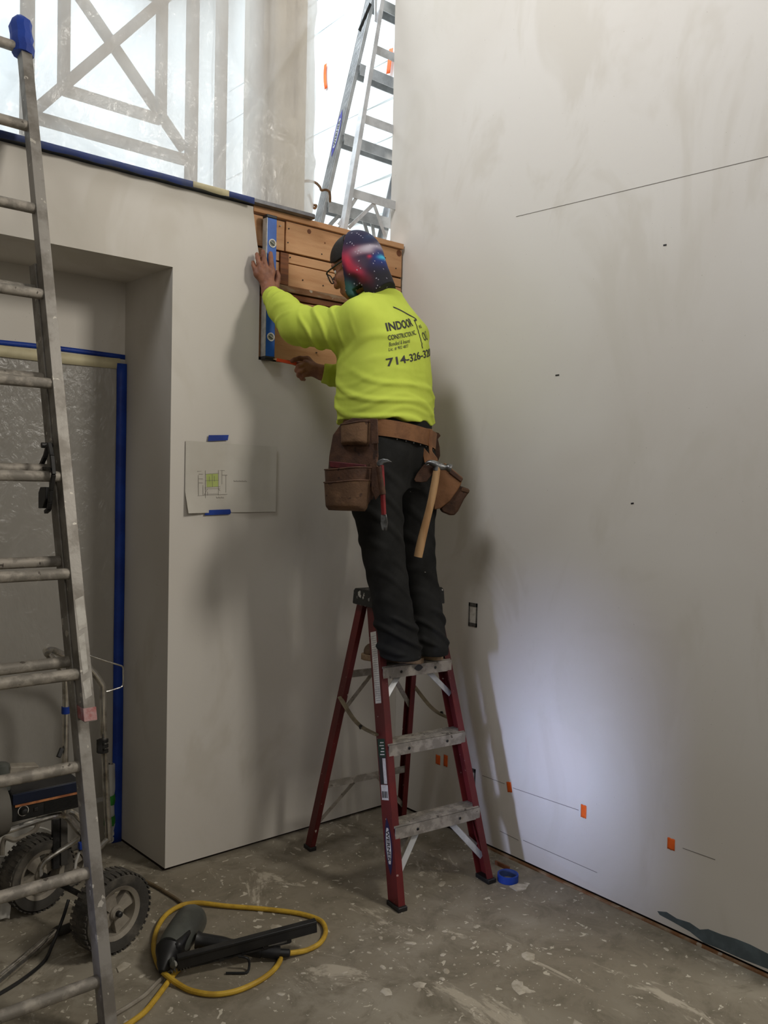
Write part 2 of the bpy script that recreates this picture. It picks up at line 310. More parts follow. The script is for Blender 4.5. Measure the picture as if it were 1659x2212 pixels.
# ledge with rounded end
pts = [A(-3.6, -0.034), A(-0.585, -0.034)] + [A(-0.585 + 0.022*math.cos(t), -0.012 + 0.022*math.sin(t)) for t in np.linspace(-1.57, 0, 6)] + [A(-0.563, 0.12), A(-3.6, 0.12)]
M['ledge'] = mk('grey_metal_ledge', S(128, 128, 130), 0.5, 0.1, S(106, 106, 110), 12)
ledge = struct(MB().prism([A(p[0], p[1], 2.7995) for p in pts], [A(p[0], p[1], 2.8145) for p in pts]).build('trim_1', M['ledge'], bev=0.004), 'painted ledge')
def strip_on_ledge(name, x0, x1, mat, lab, dy=0.0):
    prof = [(0.004, 2.8155), (-0.034, 2.8155), (-0.0362, 2.813), (-0.0362, 2.790)]
    n = max(3, int((x1 - x0)/0.03)); xs = np.linspace(x0, x1, n)
    mb = MB().grid(lambda x, k: A(x, prof[k][0] - dy, prof[k][1] + dy + 0.0025*math.sin(x*37)*(k == 3)), xs, range(4))
    return tag(mb.build(name, M[mat], solid=0.0006), lab, 'tape')
xa, xb, xc = ony(425, 404, -0.03)[0], ony(484, 415, -0.03)[0], ony(548, 440, -0.03)[0]
M['navytape'] = mk('grimy_blue_tape', S(52, 68, 124), 0.6, 0, S(70, 80, 112), 9)
strip_on_ledge('masking_tape', -3.5, xa, 'navytape', 'long blue tape strip along the ledge below the loft railing')
strip_on_ledge('masking_tape', xa - 0.02, xb + 0.02, 'cream', 'short yellowish tape strip on the ledge between two blue strips', 0.0012)
strip_on_ledge('masking_tape', xb, xc, 'navytape', 'short blue tape strip on the ledge right of the yellowish tape')
# painted post with sunk panel at the loft edge, railing, plastic film
post = thing('newel_post', (-0.65, 0.15, 2.8145), 'square cream painted post with sunk panel, wrapped in plastic above ledge', 'post')
cx0, cx1, cy0, cy1 = -0.742, -0.572, 0.055, 0.27
pb = MB().span((cx0, cy0 + 0.026, 2.8146), (cx1, cy1, 5.4))
pb.span((cx0, cy0, 2.8146), (cx0 + 0.055, cy0 + 0.0265, 5.4)); pb.span((cx1 - 0.045, cy0, 2.8146), (cx1, cy0 + 0.0265, 5.4)); pb.span((cx0 + 0.055, cy0, 2.8146), (cx1 - 0.045, cy0 + 0.0265, 3.25)); pb.span((cx0 + 0.055, cy0, 4.06), (cx1 - 0.045, cy0 + 0.0265, 5.4))
pb.build('shaft', M['post'], post, bev=0.003)
pb = MB().span((cx0 - 0.03, cy0 + 0.05, 2.8146), (cx0 - 0.001, cy1, 5.4)); pb.build('side_board', M['post'], post, bev=0.003)
rail = thing('loft_railing', (-1.5, 0.1, 2.8145), 'tan loft railing with crossed diagonal bars behind clear plastic', 'railing')
def on_r(px, py): return ony(px, py, 0.105)
def bar(name, p, q, w, d=0.04): MB().beam(p, q, w, d, A(1, 0, 0) if abs(q[2] - p[2]) > 2*abs(q[0] - p[0]) else A(0, 0, 1)).build(name, M['railing'], rail, bev=0.003)
xs3, xs4, xs5 = on_r(412, 380)[0], on_r(474, 400)[0], on_r(548, 420)[0]
xl = on_r(70, 240)[0]
bar('post', A(xs3, 0.105, 2.8146), A(xs3, 0.105, 5.0), 0.044); bar('baluster', A(xs4, 0.105, 2.8146), A(xs4, 0.105, 5.0), 0.042); bar('baluster', A(xs5, 0.105, 2.8146), A(xs5, 0.105, 5.0), 0.050)
bar('post', A(xl - 0.02, 0.105, 2.8146), A(xl - 0.02, 0.105, 5.0), 0.044)
a, b = on_r(85, 256), on_r(407, 348); bar('bottom_rail', A(xl, 0.105, (a[2] + b[2])/2), A(xs3, 0.105, (a[2] + b[2])/2), 0.040, 0.036)
a, b = on_r(141, 196), on_r(340, 256); zi = (a[2] + b[2])/2; x1i, x2i = on_r(138, 100)[0], on_r(348, 200)[0]; zb = (on_r(85, 256)[2] + on_r(407, 348)[2])/2
bar('inner_rail', A(x1i, 0.105, zi), A(x2i, 0.105, zi), 0.038, 0.034)
def run(p, q, x): return p + (q - p)*((x - p[0])/(q[0] - p[0]))
p0, p1 = on_r(401, 322), on_r(175, -10); e1 = run(p0, p1, xl); p2, p3 = on_r(70, 244), on_r(355, -2); e2 = run(p2, p3, xs3)
bar('brace', p0 + A(0, 0.012, 0), e1 + A(0, 0.012, 0), 0.040, 0.028); bar('brace', p2 + A(0, -0.012, 0), e2 + A(0, -0.012, 0), 0.040, 0.028)
ztop = (e1[2] + e2[2])/2 + 0.02; bar('top_rail', A(xl, 0.105, ztop), A(xs3, 0.105, ztop), 0.040, 0.036); bar('inner_rail', A(x1i, 0.105, ztop - (zi - zb)), A(x2i, 0.105, ztop - (zi - zb)), 0.038, 0.034)
for xi in (x1i, x2i): bar('inner_post', A(xi, 0.105, zi), A(xi, 0.105, ztop - (zi - zb)), 0.040, 0.034)
def film(u, v):
    z = 2.8165 + v; x = u
    p = A(x, 0, z); sag = 0.010*sn(p, 3.5, 5) + 0.007*abs(sn(p*A(1, 1, 0.6), 9, 4, 6)) - 0.012*abs(sn(p*A(0.6, 1, 1.4), 6, 3, 12))
    sag -= 0.016*max(0, 1 - abs(math.sin(2.2*x + 3.1*v + 0.5*math.sin(4*v)))*3.5)**2 + 0.013*max(0, 1 - abs(math.sin(3.7*x - 2.3*v + 1.0))*4)**2
    f = min(1, v/0.05)
    y = 0.028 + (sag)*f - 0.03*max(0, 1 - abs(v - 0.22)/0.25)*max(0, 1 - abs(u + 0.72)/0.3)
    return A(x, y, z)
sheet = thing('plastic_sheet', (-1.6, 0.03, 2.8165), 'clear wrinkled plastic sheet hung above the ledge over the railing', 'sheet')
MB().grid(film, np.linspace(-3.5, -0.548, 260), np.concatenate([[0], np.linspace(0.02, 2.2, 150)])).build('film', M['film'], sheet, sharp=180)
def wrap(u, v):
    z = 2.8165 + v; b = max(0, 1 - abs(v - 0.33)/0.38)
    x = -0.548 + 0.05*b*math.sin(u*math.pi)*(1 + 0.5*math.sin(9*v)) + 0.008*math.sin(14*v + 3*u); y = film(-0.548, v)[1] + u*0.19
    return A(x, y, z)
MB().grid(wrap, np.linspace(0, 1, 16), np.linspace(0, 2.2, 80)).build('loose_edge', M['film'], sheet, sharp=180)
# plastic over the doorway in the niche, edged with tape
def door_film(u, v): return A(u, ND - 0.012 - 0.006*abs(sn(A(u, 0, v*0.35), 9, 5)) - 0.004*abs(sn(A(u*1.6 + 0.5*v, 0, v*0.4), 16, 4, 9)), v)
zt = ony(200, 772, ND)[2]; xr = JX
ds = MB().grid(door_film, np.linspace(-3.3, xr - 0.004, 90), np.linspace(0.003, zt, 70)).build('plastic_sheet', M['film_dull'], sharp=180)
tag(ds, 'dull dusty plastic sheet closing the doorway in the niche', 'sheet')
struct(B((-3.3, ND + 0.55, 0), (NX + 0.2, ND + 0.6, 2.5)).build('wall_passage', mk('passage_wall', S(178, 170, 158), 0.8)))
z0, z1 = ony(266, 765, ND - 0.01)[2], ony(262, 786, ND - 0.01)[2]
tag(MB().grid(lambda u, v: A(xr - 0.001 - 0.044*(1 - v), ND - 0.022 - 0.004*v + 0.001*math.sin(9*u), u), np.linspace(0.004, z1, 40), (0, 1)).build('masking_tape', M['blue'], solid=0.0006), 'tall upright blue tape strip at the right edge of doorway plastic', 'tape')
tag(MB().grid(lambda u, v: A(u, ND - 0.004, z0 - 0.020*v + 0.003*math.sin(u*7)), np.linspace(-3.3, xr, 30), (0, 1)).build('masking_tape', M['blue'], solid=0.0006), 'thin level blue tape strip above the doorway plastic', 'tape')
tag(MB().grid(lambda u, v: A(u, ND - 0.022, z0 - 0.022 - 0.045*v + 0.003*math.sin(u*5)), np.linspace(-3.3, xr - 0.03, 30), (0, 1)).build('masking_tape', M['cream'], solid=0.0006), 'wide cream tape band along the top of doorway plastic', 'tape')
# marks on the right wall
def xwall(y0, z0, y1, z1, wd, mat='pencil', name='chalk_line'):
    d = nrm(A(0, y1 - y0, z1 - z0)); MB().beam(A(-0.0004, y0, z0), A(-0.0004, y1, z1), wd, 0.0012, np.cross(d, A(1, 0, 0))).build(name, M[mat], wall_right)
q0, q1 = onx(1115, 468), onx(1659, 338); xwall(q0[1], q0[2], q1[1], q1[2], 0.0020)
for (a, b) in (((1042, 1675), (1090, 1693)), ((1108, 1702), (1250, 1750)), ((1475, 1832), (1545, 1857)), ((1080, 1795), (1120, 1815)), ((1130, 1815), (1290, 1885))):
    q0, q1 = onx(*a), onx(*b); xwall(q0[1], q0[2], q1[1], q1[2], 0.0022)
for px, py, l in ((1433, 530, 7), (1200, 811, 8), (1363, 1088, 6)):
    q0, q1 = onx(px, py), onx(px + l, py - 1); xwall(q0[1], q0[2], q1[1], q1[2], 0.006, 'ink', 'scuff')
# bare blue grey patch at the foot of the right wall
tp = [(1420, 1968), (1440, 1970), (1462, 1984), (1490, 1993), (1512, 2008), (1530, 2007), (1560, 2019), (1590, 2028), (1620, 2040), (1659, 2060), (1700, 2077), (1700, 2112), (1659, 2093), (1600, 2070), (1560, 2052), (1520, 2036), (1490, 2012), (1455, 1992), (1425, 1976)]
tw = [onx(*q) for q in tp]; MB().prism([p + A(-0.0006, 0, 0) for p in tw], [p + A(0.002, 0, 0) for p in tw]).build('unpainted_patch', mk('blue_grey_base_coat', S(94, 106, 112), 0.85, 0, S(82, 92, 96), 10), wall_right)
# a thin torn line of joint compound at the foot
# ------------------------------------------------------------------ flat prints on real faces
def decal(V, F, o, ax, ay, nn, off): return [o + ax*p[0] + ay*p[1] + nn*off for p in V], F
def lens(l, w, n=20):
    t = np.linspace(-1, 1, n); top = [(l/2*a, w/2*(1 - a*a)) for a in t]; bot = [(l/2*a, -w/2*(1 - a*a)) for a in t[::-1][1:-1]]
    V = top + bot; return np.array(V), [tuple(range(len(V)))]
def rect(x0, y0, x1, y1): return np.array([(x0, y0), (x1, y0), (x1, y1), (x0, y1)]), [(0, 1, 2, 3)]
def put(items, name, mat, parent, o, ax, ay, nn, off):
    mb = MB()
    for V, F in items: mb.add(*decal(V, F, o, ax, ay, nn, off))
    return mb.build(name, mat, parent)
def maker_oval(parent, o, ax, ay, nn, l, w, navy, light):
    put([lens(l, w)], 'oval_badge', navy, parent, o, ax, ay, nn, 0.0006)
    V, F = lens(l*0.80, w*0.66); V = np.clip(V, [-l*0.31, -1], [l*0.31, 1]); put([(V, F)], 'oval_badge_field', light, parent, o, ax, ay, nn, 0.0009)
    V, F = text_tris('WERNER', 1.0, bold=0.02); V = V - (V.max(0) + V.min(0))/2; V = V/(V.max(0) - V.min(0))*A(l*0.54, w*0.42); put([(V, F)], 'badge_lettering', M['ink'], parent, o, ax, ay, nn, 0.0012)
def usec(P, sx, w, fl, t=0.004): return [P + A(a*sx, b, 0) for a, b in ((0, 0), (fl, 0), (fl, t), (t, t), (t, w - t), (fl, w - t), (fl, w), (0, w))]
# ------------------------------------------------------------------ red stepladder
F0 = onz(862, 1971); F1 = onz(1067, 1906); LX = nrm(F1 - F0); LY = A(-LX[1], LX[0], 0); WID = np.linalg.norm(F1 - F0)
def L3(p): return F0 + LX*p[0] + LY*p[1] + A(0, 0, p[2])
def loc(mb): mb.v = [tuple(L3(p)) for p in mb.v]; return mb
sl = thing('stepladder', L3((WID/2, 0.33, 0)), 'red fibreglass stepladder with paint-spattered aluminium steps that the worker stands on', 'ladder')
LEAN, ZC = 0.279, 1.12
XT = 0.072                                                    # how far each front rail closes in by the cap
def fx(z): return XT*z/ZC
W_, FL_ = 0.072, 0.030
for side, sx, x0 in (('l', 1, lambda z: fx(z)), ('r', -1, lambda z: WID - fx(z))):
    a, b = A(x0(0.012), LEAN*0.012, 0.012), A(x0(1.13), LEAN*1.13, 1.13)
    loc(MB().prism(usec(a, sx, W_, FL_), usec(b, sx, W_, FL_))).build('front_rail', M['red'], sl)
    c = A(x0(0), 0, 0) + A(sx*0.014, 0.035, 0.009); loc(MB().box(c, (0.042, 0.084, 0.018))).build('foot', M['black'], sl, bev=0.003)
RB = [A(-0.030, 0.640, 0.012), A(WID + 0.010, 0.640, 0.012)]; RTp = [A(0.085, 0.425, 1.13), A(WID - 0.085, 0.425, 1.13)]
for a, b, sx in ((RB[0], RTp[0], 1), (RB[1], RTp[1], -1)):
    loc(MB().prism(usec(a, sx, 0.046, 0.024), usec(b, sx, 0.046, 0.024))).build('rear_rail', M['red'], sl)
    loc(MB().box(a + A(sx*0.012, 0.023, -0.003), (0.034, 0.058, 0.018))).build('foot', M['black'], sl, bev=0.003)
STEP = (0.292, 0.588, 0.878)
for z in STEP:
    x0, x1, y0 = fx(z) + 0.006, WID - fx(z) - 0.006, LEAN*z - 0.012
    mb = MB().span((x0, y0 + 0.002, z - 0.005), (x1, y0 + 0.088, z)); mb.span((x0, y0, z - 0.046), (x1, y0 + 0.005, z)); mb.span((x0, y0 + 0.084, z - 0.03), (x1, y0 + 0.088, z))
    for k in range(6): mb.span((x0, y0 + 0.010 + k*0.0135, z), (x1, y0 + 0.0165 + k*0.0135, z + 0.003))
    loc(mb).build('step', M['alu_dusty'], sl)
    for k in (0.25, 0.75): loc(MB().lathe((x0 + (x1 - x0)*k, y0, z - 0.024), (0, -1, 0), [(0.006, 0), (0.006, 0.002), (0.003, 0.004)], 8)).build('rivet', M['darksteel'], sl)
for sx, x0 in ((1, lambda z: fx(z)), (-1, lambda z: WID - fx(z))):
    for z in STEP: loc(MB().lathe((x0(z) + sx*0.015, LEAN*z - 0.0005, z - 0.02), (0, -1, 0), [(0.007, 0), (0.007, 0.0015), (0.003, 0.003)], 8)).build('rivet', M['steel'], sl)
p = L3((WID/2, LEAN*0.878 - 0.0125, 0.862)); put([lens(0.045, 0.026)], 'step_badge', M['ink'], sl, p, LX, A(0, 0, 1), -LY, 0.001)
def cap_sec(x, s): return [A(x, 0.298 - s, 1.108), A(x, 0.470 + s, 1.108), A(x, 0.462, 1.168), A(x, 0.450, 1.176), A(x, 0.318, 1.176), A(x, 0.306, 1.168)]
loc(MB().prism(cap_sec(0.055, 0), cap_sec(WID - 0.055, 0))).build('top_cap', M['cap'], sl, bev=0.004)
for yr in (0.34, 0.43): loc(MB().lathe((0.056, yr, 1.14), (-1, 0, 0), [(0.007, 0), (0.007, 0.002), (0.003, 0.004)], 8)).build('rivet', M['steel'], sl)
# braces below the steps, rear cross bars, folding spreaders
def flat(name, p, q, w, d, mat, side=A(0, 0, 1)): loc(MB().beam(p, q, w, d, side)).build(name, M[mat], sl)
zb = 0.292
for sx, xm in ((1, WID*0.36), (-1, WID*0.60)):
    xe = fx(0.10) + 0.012 if sx > 0 else WID - fx(0.10) - 0.012
    flat('brace', A(xm, LEAN*zb + 0.02, zb - 0.012), A(xe, LEAN*0.10 + 0.03, 0.09), 0.024, 0.004, 'alu_bright', A(1, 0, 0.3)); flat('brace', A(xm, LEAN*zb + 0.066, zb - 0.012), A(xe, LEAN*0.13 + 0.06, 0.12), 0.024, 0.004, 'alu_dusty', A(1, 0, 0.3))
zb = 0.878
for xm, xe in ((WID*0.42, fx(0.72) + 0.014), (WID*0.6, WID - fx(0.72) - 0.014)): flat('brace', A(xm, LEAN*zb + 0.04, zb - 0.014), A(xe, LEAN*0.73 + 0.035, 0.73), 0.022, 0.004, 'alu_bright', A(1, 0, 0.3))
def rr(z, k): t = (z - 0.012)/1.118; return RB[k]*(1 - t) + RTp[k]*t
for z, mt in ((0.300, 'alu_dusty'), (0.80, 'alu_dusty')):
    a, b = rr(z, 0) + A(0.01, 0.01, 0), rr(z, 1) + A(-0.01, 0.01, 0); flat('rear_bar', a, b, 0.030, 0.006, mt)
    for t, k in ((0.36, 0), (0.64, 1)): flat('rear_brace', a + (b - a)*t + A(0, 0.004, -0.01), rr(z - 0.19, k) + A((0.012, -0.012)[k], 0.016, 0), 0.020, 0.004, mt, A(1, 0, 0.4))
for k, sx in ((0, 1), (1, -1)):
    a = rr(0.700, k) + A(-sx*0.006, 0.015, 0); x = (fx(0.60) if k == 0 else WID - fx(0.60)); b = A(x - sx*0.008, LEAN*0.615 + 0.052, 0.615)
    pts = spl([a, a + (b - a)*0.35 + A(0, 0, -0.030), a + (b - a)*0.62 + A(0, 0, -0.030), b], 4)
    loc(MB().tube(pts, 0.0115, 8, flat=0.45)).build('spreader', mk('dusty_spreader', S(128, 116, 92), 0.7, 0.1, S(104, 94, 74), 18), sl)
    mid = a + (b - a)*0.62 + A(-sx*0.004, 0, -0.028); loc(MB().lathe(mid, (-sx, 0, 0), [(0.010, 0), (0.010, 0.006), (0.004, 0.008)], 8)).build('spreader_pivot', M['darksteel'], sl)
# labels on the outer face of the left front rail
def rail_pt(z): return L3((fx(z), LEAN*z, z))
up_ = nrm(rail_pt(1.0) - rail_pt(0.2)); acr = nrm(LY - up_*np.dot(LY, up_)); out_ = -nrm(np.cross(acr, up_)); out_ = out_ if np.dot(out_, LX) < 0 else -out_
def rail_lbl(z0, z1, s0, s1, mat, name, off=0.0006):
    a = rail_pt(z0); h = np.linalg.norm(rail_pt(z1) - a); V = [(s0, 0), (s1, 0), (s1, h), (s0, h)]
    return put([(np.array(V), [(0, 1, 2, 3)])], name, M[mat], sl, a, acr, up_, out_, off)
M['fold2'] = mk('faint_print', S(150, 146, 140), 0.7, 0)
rail_lbl(0.745, 1.02, 0.014, 0.056, 'paper', 'warning_label')
for k in range(30): rail_lbl(0.755 + k*0.0085, 0.757 + k*0.0085, 0.017, 0.017 + 0.031 + 0.005*((k*7) % 3)/2, 'fold2', 'print_line', 0.0009)
M['dkgreen'] = mk('dark_green_label', S(24, 58, 44), 0.5, 0)
rail_lbl(0.545, 0.612, 0.010, 0.062, 'dkgreen', 'size_label'); rail_lbl(0.445, 0.545, 0.012, 0.062, 'ink', 'size_label'); rail_lbl(0.447, 0.540, 0.014, 0.036, 'paper', 'print_block', 0.0009); rail_lbl(0.388, 0.443, 0.012, 0.060, 'paper', 'code_label')
for k in range(5): rail_lbl(0.552 + k*0.011, 0.556 + k*0.011, 0.018, 0.05 - 0.006*(k % 3), 'paper', 'print_line', 0.0009)
for k in range(7): rail_lbl(0.396, 0.420, 0.017 + k*0.006, 0.020 + k*0.006 + 0.001*(k % 3), 'ink', 'print_line', 0.0009)
zc = 0.225; maker_oval(sl, rail_pt(zc) + acr*0.037, -up_, -acr, out_, 0.215, 0.050, mk('navy_badge', S(34, 30, 66), 0.5), M['paper'])
# ------------------------------------------------------------------ extension ladder, leaning on the left wall
EX = -1.853; LW = 0.42
def yf(z): return -0.06 - (3.126 - z)*0.29
el = thing('extension_ladder', (EX - LW/2, yf(0) + 0.08, 0), 'tall dusty aluminium extension ladder leaning on the left wall, blue-wrapped top', 'ladder')
for sx, x in ((1, EX), (-1, EX - LW)):
    MB().prism(usec(A(x, yf(0.885), 0.885), sx, 0.050, 0.036, 0.003), usec(A(x, yf(3.20), 3.20), sx, 0.050, 0.036, 0.003)).build('fly_rail', M['alu'], el, bev=0.001)
    MB().prism(usec(A(x - sx*0.004, yf(0.02) + 0.055, 0.02), sx, 0.058, 0.036, 0.003), usec(A(x - sx*0.004, yf(2.33) + 0.055, 2.33), sx, 0.058, 0.036, 0.003)).build('base_rail', M['alu'], el, bev=0.001)
    MB().span((x - 0.03, yf(0) + 0.03, 0), (x + 0.05, yf(0) + 0.15, 0.022)).build('foot', M['rubber'], el, bev=0.004)
    pts = [A(x + sx*0.012, yf(3.09 + t*0.14) + 0.024, 3.09 + t*0.14) for t in np.linspace(0, 1, 8)]
    MB().tube([p + 0.003*A(math.sin(i*2.3), math.cos(i*1.7), 0) for i, p in enumerate(pts)], [0.036, 0.038, 0.037, 0.039, 0.037, 0.038, 0.036, 0.02], 10).build('tape_wrap', M['blue'], el)
    mb = MB().prism(usec(A(x - sx*0.0015, yf(0.888) - 0.0015, 0.888), sx, 0.053, 0.039, 0.0012), usec(A(x - sx*0.0015, yf(0.925) - 0.0015, 0.925), sx, 0.053, 0.039, 0.0012)); mb.build('end_sleeve', mk('faded_red_sleeve', S(186, 150, 146), 0.6, 0, S(168, 96, 92), 30), el)
fly = (1.020, 1.317, 1.617, 1.917, 2.217, 2.517, 2.817, 3.112); base = (0.159, 0.447, 0.743, 1.046, 1.350, 1.640, 1.94, 2.24)
for zs, dy, mt in ((fly, 0.022, 'alu_dusty'), (base, 0.083, 'alu_dusty')):
    for z in zs:
        x0, x1 = EX - LW - 0.004, EX + 0.004
        sec = [(math.cos(t)*0.0175, math.sin(t)*0.0175) for t in np.linspace(math.pi*0.06, math.pi*0.94, 10)] + [(-0.0165, -0.010), (-0.008, -0.0165), (0.008, -0.0165), (0.0165, -0.010)]
        MB().prism([A(x0, yf(z) + dy + a, z + b) for a, b in sec], [A(x1, yf(z) + dy + a, z + b) for a, b in sec]).build('rung', M[mt], el, sharp=50)
# rung lock on the right rail
lx = EX - 0.030
def pl(px, py): return onx(px, py, lx)
mb = MB()
for pts, w in ((((104, 962), (98, 985), (86, 1012)), 0.012), (((86, 1012), (103, 1012), (116, 1014)), 0.010), (((106, 958), (112, 985), (116, 1025), (110, 1060), (108, 1085)), 0.012), (((108, 1085), (106, 1100), (99, 1106)), 0.011)):
    P = [pl(*q) for q in pts]
    for a, b in zip(P[:-1], P[1:]): mb.beam(a, b, w, 0.012, A(0, 1, 0))
mb.build('rung_lock', M['darksteel'], el, bev=0.001)
P = [pl(*q) for q in ((92, 1052), (104, 1052), (104, 1078), (97, 1098), (88, 1098), (88, 1064))]; MB().prism([p + A(-0.008, 0, 0) for p in P], [p + A(0.008, 0, 0) for p in P]).build('lock_hook', M['black'], el, bev=0.002)
MB().lathe(pl(98, 962), (1, 0, 0), [(0.009, -0.012), (0.009, 0.02), (0.004, 0.024)], 10).build('lock_pivot', M['darksteel'], el)
# paint smears on the fly's front flange
for z0, z1, wv in ((1.02, 1.13, 0.016), (0.95, 1.0, 0.02), (1.15, 1.24, 0.026)):
    MB().prism([A(EX + 0.008, yf(z0) - 0.0006, z0), A(EX + 0.008 + wv, yf(z0) - 0.0006, z0 + 0.01), A(EX + 0.008, yf(z0) + 0.001, z0)], [A(EX + 0.004, yf(z1) - 0.0006, z1), A(EX + 0.010 + wv*0.8, yf(z1) - 0.0006, z1 + 0.012), A(EX + 0.004, yf(z1) + 0.001, z1)]).build('paint_smear', M['paper'], el)
# ------------------------------------------------------------------ aluminium stepladder up in the loft
ul = thing('stepladder', (0.05, 0.28, 2.70), 'silver aluminium stepladder standing in the loft behind the wooden header', 'ladder')
def line(p, q, z): p = np.asarray(p); q = np.asarray(q); return p + (q - p)*((z - p[2])/(q[2] - p[2]))
fA, fB = ony(679, 478, 0.44), ony(789, 0, 0.30); rA, rB = ony(737, 492, 0.075), ony(818, 0, 0.165)
for dx, sx in ((0, 1), (0.44, -1)):
    o = A(dx, 0, 0)
    MB().prism(usec(line(fA, fB, 2.70) + o + A(0, -0.06, 0), sx, 0.062, 0.022, 0.004), usec(line(fA, fB, 4.5) + o + A(0, -0.06, 0), sx, 0.062, 0.022, 0.004)).build('front_rail', M['alu_bright'], ul)
    MB().prism(usec(line(rA, rB, 2.70) + o + A(0, -0.02, 0), sx, 0.034, 0.024, 0.004), usec(line(rA, rB, 4.5) + o + A(0, -0.02, 0), sx, 0.034, 0.024, 0.004)).build('rear_rail', M['alu_bright'], ul)
    for k in range(5):
        a, b = line(fA, fB, 2.72) + o, line(fA, fB, 4.48) + o; q = A(-sx*0.0012, -0.050 + k*0.011, 0); MB().beam(a + q, b + q, 0.0035, 0.0026, A(0, 1, 0)).build('rail_rib', M['alu_bright'], ul)
for px, py in ((702, 440), (735, 304), (770, 168), (800, 38)):
    z = ony(px, py, 0.40)[2]; a = line(fA, fB, z) + A(0.01, -0.075, 0); b = a + A(0.42, 0, 0)
    mb = MB().span(a + A(0, 0, -0.004), b + A(0, 0.085, 0.0)); mb.span(a + A(0, -0.004, -0.055), b + A(0, 0, 0.0)); mb.span(a + A(0, 0.080, -0.04), b + A(0, 0.085, 0)); mb.build('step', M['alu_bright'], ul)
    if py == 440:
        for x0, x1 in ((0.10, 0.005), (0.20, 0.03), (0.24, 0.40), (0.30, 0.42)):
            q = line(fA, fB, z - 0.20) + A(x1, -0.04, 0); MB().beam(a + A(x0, 0.02, -0.03), q, 0.020, 0.005, A(1, 0, 0.3)).build('brace', M['alu_bright'], ul)
for px, py in ((795, 92), (784, 256), (752, 420)):
    z = ony(px, py, 0.12)[2]; a = line(rA, rB, z) + A(0.02, 0.0, 0); MB().beam(a, a + A(0.40, 0, 0), 0.042, 0.005, A(0, 0, 1)).build('rear_bar', M['alu_bright'], ul)
    if py == 420:
        for x0, x1, dz in ((0.05, -0.03, -0.17), (0.14, 0.26, -0.17), (0.17, 0.03, -0.17)): MB().beam(a + A(x0, 0.006, 0), line(rA, rB, z + dz) + A(x1 + 0.02, 0.008, 0), 0.018, 0.004, A(1, 0, 0.3)).build('rear_brace', M['alu_bright'], ul)
MB().beam(ony(776, 66, 0.26), ony(800, 8, 0.24), 0.016, 0.006, A(1, 0, 0)).build('spreader', M['darksteel'], ul); MB().beam(ony(811, 46, 0.15), ony(812, -30, 0.17), 0.014, 0.006, A(1, 0, 0)).build('spreader', M['alu_bright'], ul)
c = line(fA, fB, ony(726, 292, 0.38)[2]) + A(-0.0035, -0.028, 0); upv = nrm(fB - fA); acv = nrm(A(0, -1, 0) - upv*np.dot(A(0, -1, 0), upv)); maker_oval(ul, c, -upv*-1, -acv, A(-1, 0, 0), 0.25, 0.044, mk('violet_badge', S(74, 70, 190), 0.5), M['alu_bright'])
# rope between the plastic edge and the loft ladder
def ryp(px, py, y): return ony(px, py, y)
tag(MB().tube(spl([ryp(655, 392, 0.06), ryp(668, 391, 0.12), ryp(682, 395, 0.2), ryp(691, 404, 0.28), ryp(694, 411, 0.315), ryp(703, 410, 0.30), ryp(711, 414, 0.30), ryp(713, 424, 0.33), ryp(713, 436, 0.35)], 6), 0.0062, 8).build('rope', M['rope']), 'brown rope tied from plastic sheet to loft ladder rail', 'rope')
tag(MB().tube(spl([ryp(667, 420, 0.12), ryp(671, 432, 0.13), ryp(675, 442, 0.14), ryp(683, 444, 0.14), ryp(680, 450, 0.14), ryp(673, 446, 0.14)], 6), 0.006, 8).build('rope', M['rope']), 'short knotted brown rope end dangling below the plastic edge', 'rope')
# ------------------------------------------------------------------ orange tape flags
def flagx(px, py, w, h, lab, rot=0, x=0.0, bend=0.0, grp=None):
    c = onx(px, py, x) + A(-0.0015, 0, 0); R = math.radians(rot)
    def f(u, v): return c + A(-0.0025*(v > 0.8)*(u), -(u*w*math.cos(R) - v*h*math.sin(R)) - bend*(v*v - 0.25), u*w*math.sin(R) + v*h*math.cos(R) + 0.0012*math.sin(u*40 + px))
    return tag(MB().grid(f, np.linspace(-0.5, 0.5, 5), np.linspace(-0.5, 0.5, 7)).build('tape_flag', M['orange'], solid=0.0006), lab, 'tape', grp)
flagx(946.5, 1641, 0.030, 0.044, 'left one of two orange tape squares side by side behind the stepladder'); flagx(963, 1643, 0.026, 0.054, 'right one of two orange tape squares side by side behind the stepladder')
flagx(1100.5, 1700, 0.026, 0.044, 'tilted orange tape square between stepladder foot and lit wall', 12); flagx(1261, 1752.5, 0.026, 0.052, 'upright orange tape strip on the right wall above the floor line', 0); flagx(1450, 1823, 0.030, 0.042, 'orange tape square nearest the blue grey patch on the right wall', 0)
flagx(704, 165, 0.035, 0.195, 'long orange tape strip on white loft sheeting left of the ladder', 4, 1.172, 0.05); flagx(842, 132, 0.045, 0.17, 'long orange tape strip on white loft sheeting behind the ladder', -10, 1.172, 0.0)
